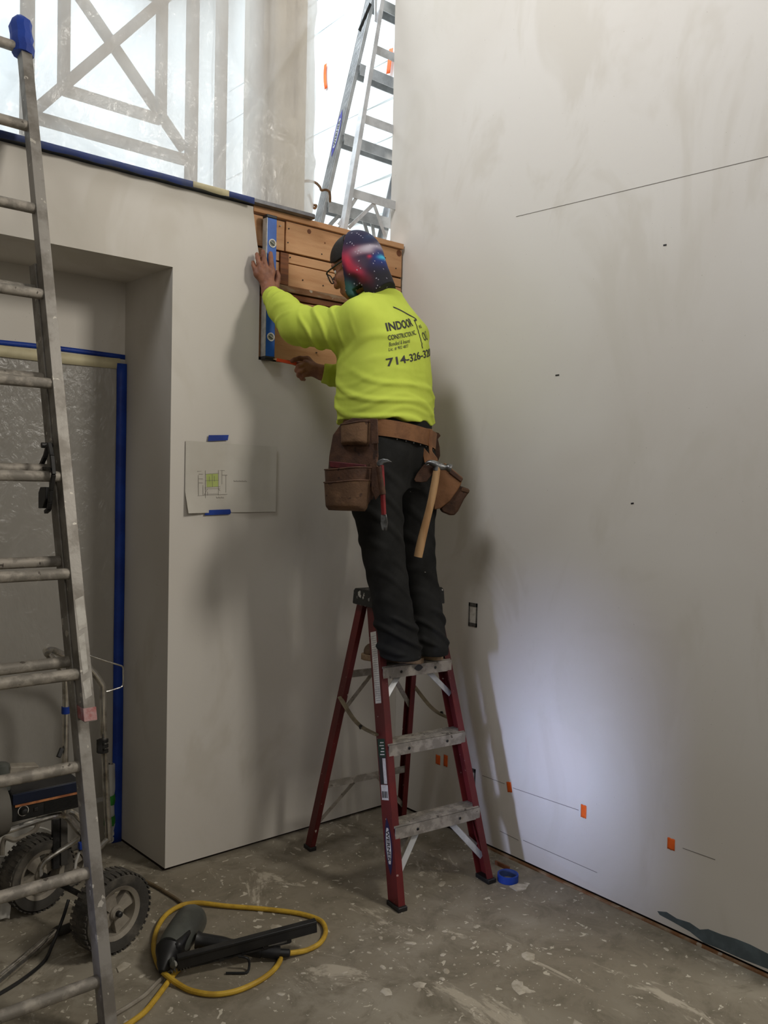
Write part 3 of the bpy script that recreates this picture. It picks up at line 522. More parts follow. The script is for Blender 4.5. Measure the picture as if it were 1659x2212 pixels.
# ------------------------------------------------------------------ open switch boxes in the right wall
def ebox(y0, z0, w, h, lab):
    t = thing('electrical_box', (0, y0, z0 - h/2), lab, 'switch box')
    mb = MB().span((-0.003, y0 - w/2, z0 - h/2), (0.001, y0 - w/2 + 0.006, z0 + h/2)).span((-0.003, y0 + w/2 - 0.006, z0 - h/2), (0.001, y0 + w/2, z0 + h/2)).span((-0.003, y0 - w/2, z0 - h/2), (0.001, y0 + w/2, z0 - h/2 + 0.017)).span((-0.003, y0 - w/2, z0 + h/2 - 0.017), (0.001, y0 + w/2, z0 + h/2))
    mb.build('mud_ring', mk('grey_box_metal', S(98, 96, 92), 0.5, 0.2, S(70, 68, 64), 60), t); B((-0.0012, y0 - w/2 + 0.006, z0 - h/2 + 0.017), (0.0008, y0 + w/2 - 0.006, z0 + h/2 - 0.017)).build('cover_paper', M['paper'], t)
    for s in (-1, 1): MB().lathe((-0.003, y0, z0 + s*(h/2 - 0.008)), (-1, 0, 0), [(0.0035, 0), (0.0035, 0.0012), (0.001, 0.0018)], 8).build('screw', M['steel'], t)
p = onx(1022, 1328); ebox(p[1], p[2], 0.052, 0.108, 'open grey switch box at waist height on the right wall'); p = onx(1018, 1684); ebox(p[1], p[2], 0.052, 0.108, 'low open outlet box half hidden behind stepladder rail')
# ------------------------------------------------------------------ plan on the left wall
q = [ony(400, 948), ony(593, 1106)]; x0, x1, z1, z0 = q[0][0], q[1][0], 1.775, 1.478
def sheetf(u, v):
    x = x0 + (x1 - x0)*u; z = z0 + (z1 - z0)*v; c = max(0, 0.25 - u)*max(0, 0.3 - v)
    y = -0.003 - 0.006*abs(math.sin(u*math.pi*2.0 + 0.4)) - 0.25*c - 0.010*max(0, u - 0.6)
    return A(x + 0.1*c, y, z + 0.01*u*(1 - v) - 0.006*u)
pp = MB().grid(sheetf, np.linspace(0, 1, 40), np.linspace(0, 1, 20)).build('paper_plan', mk('thin_drawing_paper', S(200, 195, 184), 0.8, 0, S(192, 186, 174), 3), sharp=180)
tag(pp, 'thin paper plan with a small green tinted drawing, taped to left wall', 'paper')
def pln(a, b, mat='pencil', w=0.0012):
    def cv(p):
        u = (ony(*p)[0] - x0)/(x1 - x0); v = (ony(*p)[2] - z0)/(z1 - z0); return sheetf(u, v) + A(0, -0.0008, 0)
    A_, B_ = cv(a), cv(b); MB().beam(A_, B_, w, 0.0006, np.cross(nrm(B_ - A_), A(0, 1, 0))).build('drawn_line', M[mat], pp)
def cv2(p): return sheetf((ony(*p)[0] - x0)/(x1 - x0), (ony(*p)[2] - z0)/(z1 - z0))
M['tint'] = mk('green_marker', S(178, 190, 112), 0.8)
MB().add([cv2(p) + A(0, -0.0006, 0) for p in ((443, 1024), (469, 1023), (470, 1051), (444, 1052))], [(0, 1, 2, 3)]).build('tinted_area', M['tint'], pp)
for a, b in (((424, 1018), (484, 1016)), ((441, 1016), (441, 1076)), ((470, 1015), (470, 1070)), ((442, 1024), (471, 1022)), ((442, 1038), (471, 1037)), ((456, 1024), (457, 1052)), ((440, 1053), (474, 1051)), ((440, 1056), (474, 1055)), ((426, 1026), (426, 1070)), ((436, 1048), (436, 1070)), ((424, 1071), (490, 1068)), ((440, 1068), (470, 1067)), ((478, 1015), (478, 1046)), ((478, 1026), (490, 1026)), ((446, 1062), (446, 1070)), ((438, 1070), (446, 1056)), ((470, 1056), (474, 1060)), ((427, 1024), (436, 1024)), ((427, 1034), (436, 1034)), ((427, 1043), (436, 1043)), ((450, 1029), (450, 1040)), ((461, 1028), (461, 1040)), ((487, 1026), (487, 1064))): pln(a, b)
for (px, py, l) in ((503, 1039, 28), (465, 1075, 19)):
    for k in range(l//2): pln((px + 2*k, py - 2 + (k*5 % 3)), (px + 2*k + 1.6, py + 1.5 - (k*3 % 3)), 'pencil', 0.001)
def wtape(pts, lab): P = [ony(*p, -0.0085) for p in pts]; return tag(MB().prism([p + A(0, -0.0006, 0) for p in P], P).build('masking_tape', M['blue']), lab, 'tape')
wtape(((451, 940), (494, 939.5), (492, 951), (449, 953)), 'blue tape piece holding the top edge of the paper plan'); wtape(((444, 1102), (497, 1100), (499, 1106), (497, 1111), (442, 1113)), 'blue tape piece holding the bottom edge of the paper plan')
# ------------------------------------------------------------------ roll of tape and scrap on the floor
c = onz(1097, 1902); t = thing('tape_roll', c, 'roll of blue painters tape lying by the stepladder foot', 'tape roll')
MB().ring(c, (0, 0, 1), [(0.0375, 0), (0.043, 0), (0.043, 0.030), (0.0375, 0.030)]).build('tape_winding', M['blue'], t, bev=0.001); MB().ring(c, (0, 0, 1), [(0.0355, 0.001), (0.0372, 0.001), (0.0372, 0.029), (0.0355, 0.029)]).build('core', mk('tape_core', S(60, 78, 130), 0.6), t)
tag(MB().beam(onz(1070, 1864, 0.005), onz(1100, 1878, 0.005), 0.022, 0.009, A(0, 0, 1)).build('wood_scrap', M['pine_dark'], bev=0.001), 'small dark wood scrap on the floor behind the blue tape roll', 'scrap')
def flake(pts, h, lab=None, mat='board'):
    P = [onz(*p) for p in pts]; o = MB().prism([p + A(0, 0, 0.0002) for p in P], [p + A(0, 0, h + 0.001*math.sin(i*2.1)) for i, p in enumerate(P)]).build('plaster_flake', M[mat])
    if lab: tag(o, lab, 'plaster flake')
    return o
flake(((1100, 1916), (1118, 1911), (1142, 1912), (1136, 1922), (1116, 1926)), 0.004, 'pale plaster flake in front of the blue tape roll'); flake(((252, 2092), (268, 2080), (283, 2083), (276, 2090), (256, 2102)), 0.003, 'pale plaster flake between the extension ladder and yellow hose')
# spatter: thin raised blobs of joint compound scattered over the floor
mb = MB()
for k in range(750):
    x, y = RNG.uniform(-2.6, -0.04), RNG.uniform(-2.6, -0.05)
    if k % 3 == 0: x, y = RNG.normal(-0.75, 0.35), RNG.normal(-1.1, 0.4)
    if y > -0.02 or x > -0.03: continue
    r = 0.0034*math.exp(RNG.normal(0, 0.85)); r = min(r, 0.034); n = 9; ph = RNG.uniform(0, 6); el_ = RNG.uniform(0.5, 1)
    rs = r*(1 + 0.35*np.sin(np.arange(n)*2*math.pi/n*2 + ph) + RNG.uniform(-0.22, 0.22, n)); a0 = RNG.uniform(0, 3)
    P = [(x + math.cos(a0)*math.cos(q)*R_ - math.sin(a0)*math.sin(q)*R_*el_, y + math.sin(a0)*math.cos(q)*R_ + math.cos(a0)*math.sin(q)*R_*el_) for q, R_ in zip(np.linspace(0, 2*math.pi, n, endpoint=False), rs)]
    h = min(0.0025, 0.0006 + r*0.06); mb.add([(a, b, 0.0001) for a, b in P] + [(x + (a - x)*0.8, y + (b - y)*0.8, h) for a, b in P], [(i, (i + 1) % n, (i + 1) % n + n, i + n) for i in range(n)] + [tuple(range(n, 2*n))])
sp = mb.build('plaster_spatter', M['board'], floor); sp['kind'] = 'stuff'
# ------------------------------------------------------------------ paint sprayer and its company, lower left
def wheel(t, c, ax, R, w, nm=('tyre', 'wheel_rim', 'hub'), lug=40):
    ax = nrm(ax); h = w/2
    mb = MB().ring(c, ax, [(R*0.66, -h*0.8), (R*0.80, -h), (R*0.93, -h), (R*0.985, -h*0.6), (R, 0), (R*0.985, h*0.6), (R*0.93, h), (R*0.80, h), (R*0.66, h*0.8)], 40)
    x = nrm(np.cross(ax, A(0, 0, 1))); y = np.cross(ax, x)
    for k in range(lug):
        for s in (-1, 1):
            q = 2*math.pi*(k + 0.25*s)/lug; rd = x*math.cos(q) + y*math.sin(q); tg = np.cross(ax, rd)
            mb.box(c + rd*(R*0.985) + ax*(s*h*0.55), (R*0.085, R*0.034, w*0.42), np.stack([tg, rd, ax], 1))
    mb.build(nm[0], M['rubber'], t)
    mb = MB().ring(c, ax, [(R*0.56, -h*0.5), (R*0.67, -h*0.5), (R*0.67, h*0.88), (R*0.56, h*0.70)], 40)
    mb.lathe(c - ax*h*0.3, ax, [(R*0.18, 0), (R*0.18, h*0.95), (R*0.14, h*1.1), (R*0.08, h*1.1)], 20)
    for k in range(4):
        q = math.pi/2*k + 0.5; a, b, c2, d = q - 0.52, q + 0.52, q + 0.50, q - 0.50
        pt = lambda an, r, z: c + (x*math.cos(an) + y*math.sin(an))*r*R + ax*z*h
        lo = [pt(q - 0.9, 0.15, -0.1), pt(q - 0.42, 0.58, -0.1), pt(q + 0.42, 0.58, -0.1), pt(q + 0.9, 0.15, -0.1)]; hi = [pt(q - 0.9, 0.15, 0.52), pt(q - 0.42, 0.58, 0.48), pt(q + 0.42, 0.58, 0.48), pt(q + 0.9, 0.15, 0.52)]
        mb.prism(lo, hi)
    mb.build(nm[1], M['rim'], t)
    MB().lathe(c + ax*h*0.72, ax, [(R*0.075, 0), (R*0.075, h*0.42), (R*0.045, h*0.5)], 14).build(nm[2], M['darksteel'], t)
sp_ = thing('paint_sprayer', (-1.72, -0.22, 0), 'dusty wheeled paint sprayer with dark control panel behind the extension ladder', 'paint sprayer')
AX = nrm(A(0.25, -0.97, 0)); w1 = A(-1.645, -0.425, 0.135); w2 = w1 + A(-0.105, 0.44, 0)
wheel(sp_, w1, AX, 0.135, 0.085); wheel(sp_, w2, AX, 0.135, 0.085)
MB().tube([w1 - AX*0.02, w2], 0.010, 10).build('axle', M['darksteel'], sp_)
yp = -0.24
q = [ony(24, 1712, yp), ony(172, 1689, yp), ony(176, 1739, yp), ony(24, 1783, yp)]; bx0, bx1 = q[0][0], (q[1][0] + q[2][0])/2; bz1, bz0 = (q[0][2] + q[1][2])/2, (q[2][2] + q[3][2])/2
MB().span((bx0, yp, bz0), (bx1, yp + 0.16, bz1)).build('control_box', M['black'], sp_, bev=0.006)
hz = bz1 - bz0; B((bx0 + 0.004, yp - 0.004, bz0 + hz*0.60), (bx1 - 0.004, yp + 0.01, bz1 - 0.003)).build('panel_top', M['navy'], sp_, bev=0.002)
B((bx0 + 0.012, yp - 0.005, bz0 + hz*0.525), (bx1 - 0.004, yp, bz0 + hz*0.60)).build('orange_stripe', mk('copper_stripe', S(196, 130, 84), 0.5, 0, S(150, 92, 60), 30), sp_)
for k in range(9): B((bx0 + 0.11, yp - 0.003, bz0 + hz*(0.10 + k*0.044)), (bx1 - 0.006, yp, bz0 + hz*(0.122 + k*0.044))).build('cooling_fin', M['black'], sp_)
MB().ring((bx0 + 0.04, yp - 0.0005, bz0 + hz*0.34), (0, -1, 0), [(0.016, 0), (0.018, 0), (0.018, 0.0008), (0.016, 0.0008)], 24).build('dial_ring', M['paper'], sp_)
B((bx0 + 0.075, yp - 0.004, bz0 + hz*0.24), (bx0 + 0.088, yp, bz0 + hz*0.36)).build('switch', M['darksteel'], sp_, bev=0.001)
MB().lathe((bx0 + 0.04, yp - 0.004, bz0 + hz*0.34), (0, -1, 0), [(0.011, 0), (0.010, 0.014), (0.006, 0.016)], 12).build('pressure_knob', M['black'], sp_)
c = ony(-6, 1752, yp + 0.02); MB().lathe(c + A(-0.16, 0, 0), (1, 0, 0), [(0.05, 0), (0.082, 0.02), (0.086, 0.05), (0.086, 0.16), (0.078, 0.185), (0.05, 0.192)], 28).build('motor_housing', mk('dusty_grey_housing', S(72, 70, 66), 0.7, 0.1, S(100, 96, 88), 8), sp_)
p, q_ = ony(16, 1664, yp + 0.06), ony(78, 1661, yp + 0.06); MB().beam(p, q_, 0.036, 0.05, A(0, 0, 1)).build('filter_block', M['rim'], sp_, bev=0.004)
c = ony(2, 1668, yp + 0.06); MB().lathe(c + A(0, 0, -0.06), (0, 0, 1), [(0.032, 0), (0.034, 0.05), (0.028, 0.085), (0.018, 0.092)], 18).build('drive_cap', M['greyplastic'], sp_)
def sy(px, py, y): return ony(px, py, y)
MB().tube(spl([sy(-30, 1806, yp + 0.01), sy(15, 1795, yp), sy(60, 1780, yp), sy(112, 1764, yp + 0.02), sy(140, 1763, yp + 0.05), sy(165, 1790, yp + 0.06), sy(188, 1818, yp + 0.06), sy(205, 1846, yp - 0.02), sy(222, 1900, -0.33), tuple(w1 - AX*0.06)], 6), 0.0105, 10).build('frame_tube', M['chrome'], sp_)
MB().tube(spl([sy(150, 1752, yp + 0.16), sy(166, 1762, yp + 0.16), sy(182, 1800, yp + 0.2), tuple(w2 + A(0.02, -0.03, 0.05)), tuple(w2 + A(0, -0.04, 0))], 6), 0.010, 10).build('frame_tube', M['chrome'], sp_)
MB().tube(spl([sy(174, 1738, yp + 0.03), sy(179, 1758, yp), sy(179, 1790, yp), sy(174, 1822, yp), sy(172, 1838, yp)], 6), 0.0045, 8).build('power_cable', M['black'], sp_)
MB().beam(sy(170, 1828, yp - 0.01), sy(186, 1824, yp - 0.01), 0.024, 0.02, A(0, 0, 1)).build('tape_wrap', M['blue'], sp_, bev=0.002)
MB().tube(spl([sy(171, 1840, yp), sy(168, 1850, yp), sy(164, 1862, yp), sy(162, 1876, yp)], 4), 0.005, 8).build('cable_end', M['white'], sp_)
for px, a, b, mt in ((120, 1768, 1876, 'darksteel'), (137, 1766, 1868, 'rubber')): MB().beam(sy(px, a, 0.0), sy(px, b, -0.02), 0.026, 0.020, A(1, 0, 0)).build('upright', M[mt], sp_, bev=0.002)
# white bucket behind the sprayer
c = onz(48, 1935); c = A(-1.985, 0.04, 0); bk = thing('bucket', c, 'white plastic bucket with wide rim beside the sprayer wheel', 'bucket')
zt_ = ony(55, 1812, 0.235)[2]; c = A(ony(36, 1812, 0.235)[0], 0.235, 0); bk.location = c; WL[bk.name] = c
MB().lathe(c, (0, 0, 1), [(0.112, 0), (0.118, 0.006), (0.132, zt_ - 0.06), (0.142, zt_ - 0.058), (0.142, zt_ - 0.035), (0.136, zt_ - 0.033), (0.138, zt_ - 0.004), (0.143, zt_), (0.140, zt_ + 0.003), (0.135, zt_), (0.132, zt_ - 0.03), (0.105, 0.03)], 36).build('pail', M['white'], bk)
MB().tube(spl([c + A(-0.138, 0, zt_ - 0.045), c + A(-0.12, -0.13, zt_ - 0.06), c + A(0.0, -0.175, zt_ - 0.09), c + A(0.12, -0.13, zt_ - 0.06), c + A(0.138, 0, zt_ - 0.045)], 6), 0.004, 6).build('bail_handle', M['steel'], bk)
MB().tube(spl([c + A(-0.06, -0.03, zt_ - 0.2), c + A(-0.06, -0.03, zt_ + 0.02), c + A(-0.02, -0.06, zt_ + 0.03), c + A(0.05, -0.06, zt_ + 0.05), c + A(0.07, -0.05, zt_ + 0.10)], 6), 0.010, 8).build('suction_pipe', M['rim'], bk)
# small caster cart frame with chrome tubes standing in the niche
ct = thing('tube_cart', (-1.42, 0.22, 0), 'chrome tubular cart with bent push handle standing in the niche', 'cart')
yq = 0.20
def cy(px, py, dy=0.0): return ony(px, py, yq + dy)
MB().tube(spl([cy(236, 1816, 0.04), cy(229, 1700, 0.03), cy(223, 1560), cy(222, 1492), cy(217, 1474), cy(190, 1440), cy(150, 1422, -0.01), cy(118, 1406, -0.03), cy(101, 1404, -0.06), cy(103, 1412, -0.08)], 6), 0.0145, 12).build('push_tube', M['chrome'], ct)
MB().tube(spl([cy(103, 1412, -0.08), cy(118, 1430, -0.07), cy(134, 1450, -0.06), cy(142, 1480, -0.05), cy(141, 1600, -0.04), cy(138, 1720, -0.03), cy(136, 1880, -0.02)], 6), 0.0140, 12).build('push_tube', M['chrome'], ct)
MB().tube(spl([cy(136, 1872, -0.02), cy(180, 1862, 0), cy(234, 1812, 0.04)], 5), 0.012, 10).build('cross_tube', M['chrome'], ct)
MB().tube([cy(139, 1662, -0.035), cy(138, 1700, -0.03)], 0.019, 12).build('sleeve', M['black'], ct)
MB().beam(cy(134, 1616, -0.05), cy(126, 1636, -0.06), 0.016, 0.016, A(1, 0, 0)).build('clamp_lever', M['black'], ct, bev=0.002)
MB().tube([cy(142, 1526, -0.045), cy(142, 1541, -0.045)], 0.0165, 12).build('tape_wrap', M['blue'], ct)
mb = MB()
for py in (1600, 1611, 1622): mb.tube([cy(223, py - 3), cy(223, py + 3)], 0.021, 12)
mb.beam(cy(215, 1598, -0.02), cy(215, 1626, -0.02), 0.018, 0.018, A(1, 0, 0)); mb.build('hose_clamp', M['darksteel'], ct)
MB().tube(spl([cy(190, 1415), cy(225, 1427), cy(258, 1437), cy(265, 1441), cy(266, 1450), cy(266, 1474), cy(263, 1483), cy(250, 1488), cy(234, 1493), cy(224, 1494)], 5), 0.0035, 8).build('wire_hook', M['chrome'], ct)
wc = ony(152, 1878, 0.12); wc[2] = 0.085; wheel(ct, wc, AX, 0.085, 0.05, lug=22)
# extension pole wrapped in plastic and green tape
ep = thing('extension_pole', ony(240, 1818, 0.32), 'spray pole in clear wrap with two green tape bands, before tape strip', 'pole'); WL[ep.name] = np.array(ep.location); 
def ey(px, py): return ony(px, py, 0.30)
zbot = ey(237, 1812)[2]
ep.location.z = max(0.0, zbot); WL[ep.name] = np.array(ep.location)
MB().tube([ey(237, 1800), ey(238, 1650)], 0.013, 12).build('tube', M['chrome'], ep)
MB().tube([ey(236, 1800) + 0, *[ey(237 + 1.5*math.sin(k*1.3), 1800 - k*19) for k in range(1, 8)], ey(239, 1650)], [0.017, 0.02, 0.0185, 0.021, 0.0195, 0.022, 0.02, 0.021, 0.018], 10).build('plastic_wrap', M['film'], ep)
for py in (1727, 1772): MB().tube([ey(236, py + 10), ey(237, py), ey(237, py - 10)], [0.0225, 0.024, 0.0225], 12).build('green_tape', M['green'], ep)
MB().lathe(A(*ey(236, 1818)[:2], max(0.001, ey(236, 1818)[2])), (0, 0, 1), [(0.016, 0), (0.019, 0.004), (0.019, 0.016), (0.014, 0.018), (0.014, 0.026), (0.020, 0.028), (0.020, 0.040), (0.012, 0.042)], 16).build('hose_fitting', M['white'], ep)
MB().tube(spl([ey(233, 1650), ey(243, 1660), ey(246, 1680), ey(240, 1690)], 4), 0.006, 8).build('wire_clip', M['darksteel'], ep)
# chrome pipe, black cable and white plastic on the floor
cp = thing('chrome_pipe', onz(80, 2060), 'shiny chrome pipe lying on the floor at lower left', 'pipe')
P0, P1 = onz(-22, 2134, 0.0165), onz(118, 2016, 0.0165); MB().tube([P0, P1], 0.0160, 16).build('pipe', M['chrome'], cp); MB().tube(spl([P1, P1 + (P1 - P0)*0.06, onz(135, 2010, 0.022), onz(152, 2003, 0.026)], 4), 0.0165, 14).build('hose_end', M['rubber'], cp)
tag(MB().tube(spl([onz(148, 1944, 0.12), onz(137, 1980, 0.08), onz(124, 2014, 0.042), onz(112, 2044, 0.02), onz(97, 2075, 0.006), onz(66, 2103, 0.006), onz(24, 2132, 0.006), onz(-40, 2168, 0.006)], 6), 0.006, 8).build('cable', M['black']), 'thin black cable hanging from the sprayer across the chrome pipe', 'cable')
def crump(u, v):
    p = onz(-52 + 74*u, 1994 - 4*v, 0.0) ; p[2] = 0.012 + 0.125*v; return p + 0.020*A(sn(A(u, v, 0), 7, 4), sn(A(u, v, 1), 8, 4, 5) + 2*math.sin(v*3)*0.5, 0) + A(0, 0, 0.02*abs(sn(A(u, v, 2), 9, 4, 9)))
tag(MB().grid(crump, np.linspace(0, 1, 18), np.linspace(0, 1, 16)).build('plastic_bag', M['white'], solid=0.0015, sharp=25), 'crumpled white plastic piece on the floor left of the sprayer wheel', 'plastic')
# ------------------------------------------------------------------ nail gun and hoses
ng = thing('nail_gun', onz(470, 2050), 'black and grey nail gun lying on the floor inside the yellow hose loop', 'nail gun')
a, b = onz(412, 1990, 0.066), onz(366, 2052, 0.060); d_ = nrm(b - a); Lg = np.linalg.norm(b - a)
MB().lathe(a, d_, [(0.030, -0.036), (0.046, -0.030), (0.054, -0.014), (0.057, 0.01), (0.055, Lg*0.45), (0.050, Lg*0.8), (0.044, Lg)], 28).build('cylinder', M['greyplastic'], ng)
e = onz(350, 2100, 0.030); MB().tube(spl([b, b + (e - b)*0.35, b + (e - b)*0.75, e], 3), [0.047, 0.045, 0.041, 0.035, 0.030, 0.027, 0.023, 0.018, 0.014, 0.010], 14).build('nose', M['black'], ng)
sdv = nrm(np.cross(d_, A(0, 0, 1)))
MB().box(b + A(0.03, 0.01, 0.0), (0.07, 0.10, 0.075), np.stack([sdv, d_, A(0, 0, 1)], 1)).build('body_block', M['black'], ng, bev=0.012)
h0, h1 = onz(425, 2030, 0.060), onz(566, 2054, 0.032); MB().tube(spl([h0, h0 + (h1 - h0)*0.3, h0 + (h1 - h0)*0.7, h1], 4), [0.029] + [0.024]*5 + [0.021]*4 + [0.023]*3, 12, flat=1.0).build('handle', M['black'], ng)
h2 = onz(604, 2058, 0.024); h3 = onz(624, 2059, 0.020); MB().lathe(h1, h2 - h1, [(0.017, -0.01), (0.019, 0.0), (0.021, 0.02), (0.021, np.linalg.norm(h2 - h1))], 14).build('grip_end', M['black'], ng); MB().lathe(h2, h3 - h2, [(0.0135, -0.004), (0.0135, np.linalg.norm(h3 - h2)), (0.009, np.linalg.norm(h3 - h2) + 0.004)], 12).build('air_coupling', M['black'], ng)
m0, m1 = onz(382, 2080, 0.055), onz(683, 2000, 0.090); md = nrm(m1 - m0); ms = nrm(np.cross(md, A(0, 0, 1))); mu = np.cross(ms, md)
LM = np.linalg.norm(m1 - m0)
MB().beam(m0, m1, 0.038, 0.020, A(0, 0, 1)).build('magazine', M['black'], ng, bev=0.002); MB().beam(m0 + mu*0.018, m1 + mu*0.018, 0.010, 0.026, A(0, 0, 1)).build('magazine_spine', M['black'], ng, bev=0.002)
n0, n1 = m0 - mu*0.022 + md*0.0, m0 - mu*0.030 + md*LM*0.80; MB().beam(n0, n1, 0.006, 0.012, A(0, 0, 1)).build('nail_track', M['darksteel'], ng)
for t in (0.30, 0.46, 0.62, 0.79): MB().beam(m0 + md*LM*t - mu*0.012, m0 + md*LM*t - mu*0.031, 0.016, 0.014, md).build('track_bracket', M['black'], ng, bev=0.001)
MB().beam(m0 + md*LM*0.60 - mu*0.020, m0 + md*LM*0.78 - mu*0.024, 0.006, 0.012, A(0, 0, 1)).build('nail_strip', M['steel'], ng)
MB().tube([m0 - md*0.02 - mu*0.022 + md*t*0.06 + (mu*math.cos(t*40) + ms*math.sin(t*40))*0.007 for t in np.linspace(0, 1, 50)], 0.0013, 6).build('spring', M['steel'], ng)
MB().lathe(m0 - md*0.012 + mu*0.004 - ms*0.0, ms, [(0.012, -0.014), (0.012, 0.014), (0.006, 0.016)], 10).build('latch', M['greyplastic'], ng)
MB().tube(spl([onz(488, 2102, 0.005), onz(520, 2102, 0.005), onz(534, 2100, 0.006), onz(538, 2090, 0.012), onz(538, 2076, 0.03), onz(532, 2069, 0.042), onz(515, 2066, 0.045)], 5), 0.0042, 8).build('rafter_hook', M['black'], ng)
yh = [(624, 2059, .020), (640, 2057, .016), (664, 2052, .010), (690, 2038, .009), (703, 2016, .009), (699, 1996, .009), (683, 1984, .009), (639, 1972, .009), (563, 1963, .009), (487, 1957, .010), (440, 1951, .014), (415, 1951, .016), (386, 1958, .016), (357, 1978, .012), (338, 2010, .010), (332, 2050, .010), (345, 2090, .024), (366, 2112, .020), (390, 2129, .010), (416, 2141, .009), (462, 2148, .009), (513, 2140, .009), (563, 2117, .009), (594, 2092, .009), (606, 2070, .009), (596, 2058, .009), (560, 2046, .009), (500, 2056, .009), (440, 2070, .009), (400, 2084, .009), (380, 2100, .009), (362, 2123, .009), (338, 2155, .009), (310, 2188, .009), (262, 2222, .009), (190, 2262, .009), (100, 2300, .009)]
tag(MB().tube(spl([onz(*p) for p in yh], 6), 0.0088, 10).build('air_hose', M['yellow']), 'yellow air hose looped on the floor round the nail gun', 'hose')
tag(MB().tube(spl([onz(*p, 0.007) for p in ((200, 1876), (228, 1886), (264, 1890), (300, 1898), (335, 1914), (362, 1930), (384, 1944), (396, 1957), (400, 1975))], 6), 0.0068, 8).build('hose', M['tanhose']), 'thin tan hose curving over the floor from sprayer wheel to nail gun', 'hose')
tag(MB().tube(spl([onz(*p, 0.007) for p in ((352, 2112), (338, 2124), (312, 2150), (280, 2172), (252, 2189), (220, 2208), (180, 2235), (120, 2280))], 6), 0.0068, 8).build('hose', M['rim']), 'thin pale grey hose running from nail gun under the extension ladder', 'hose')
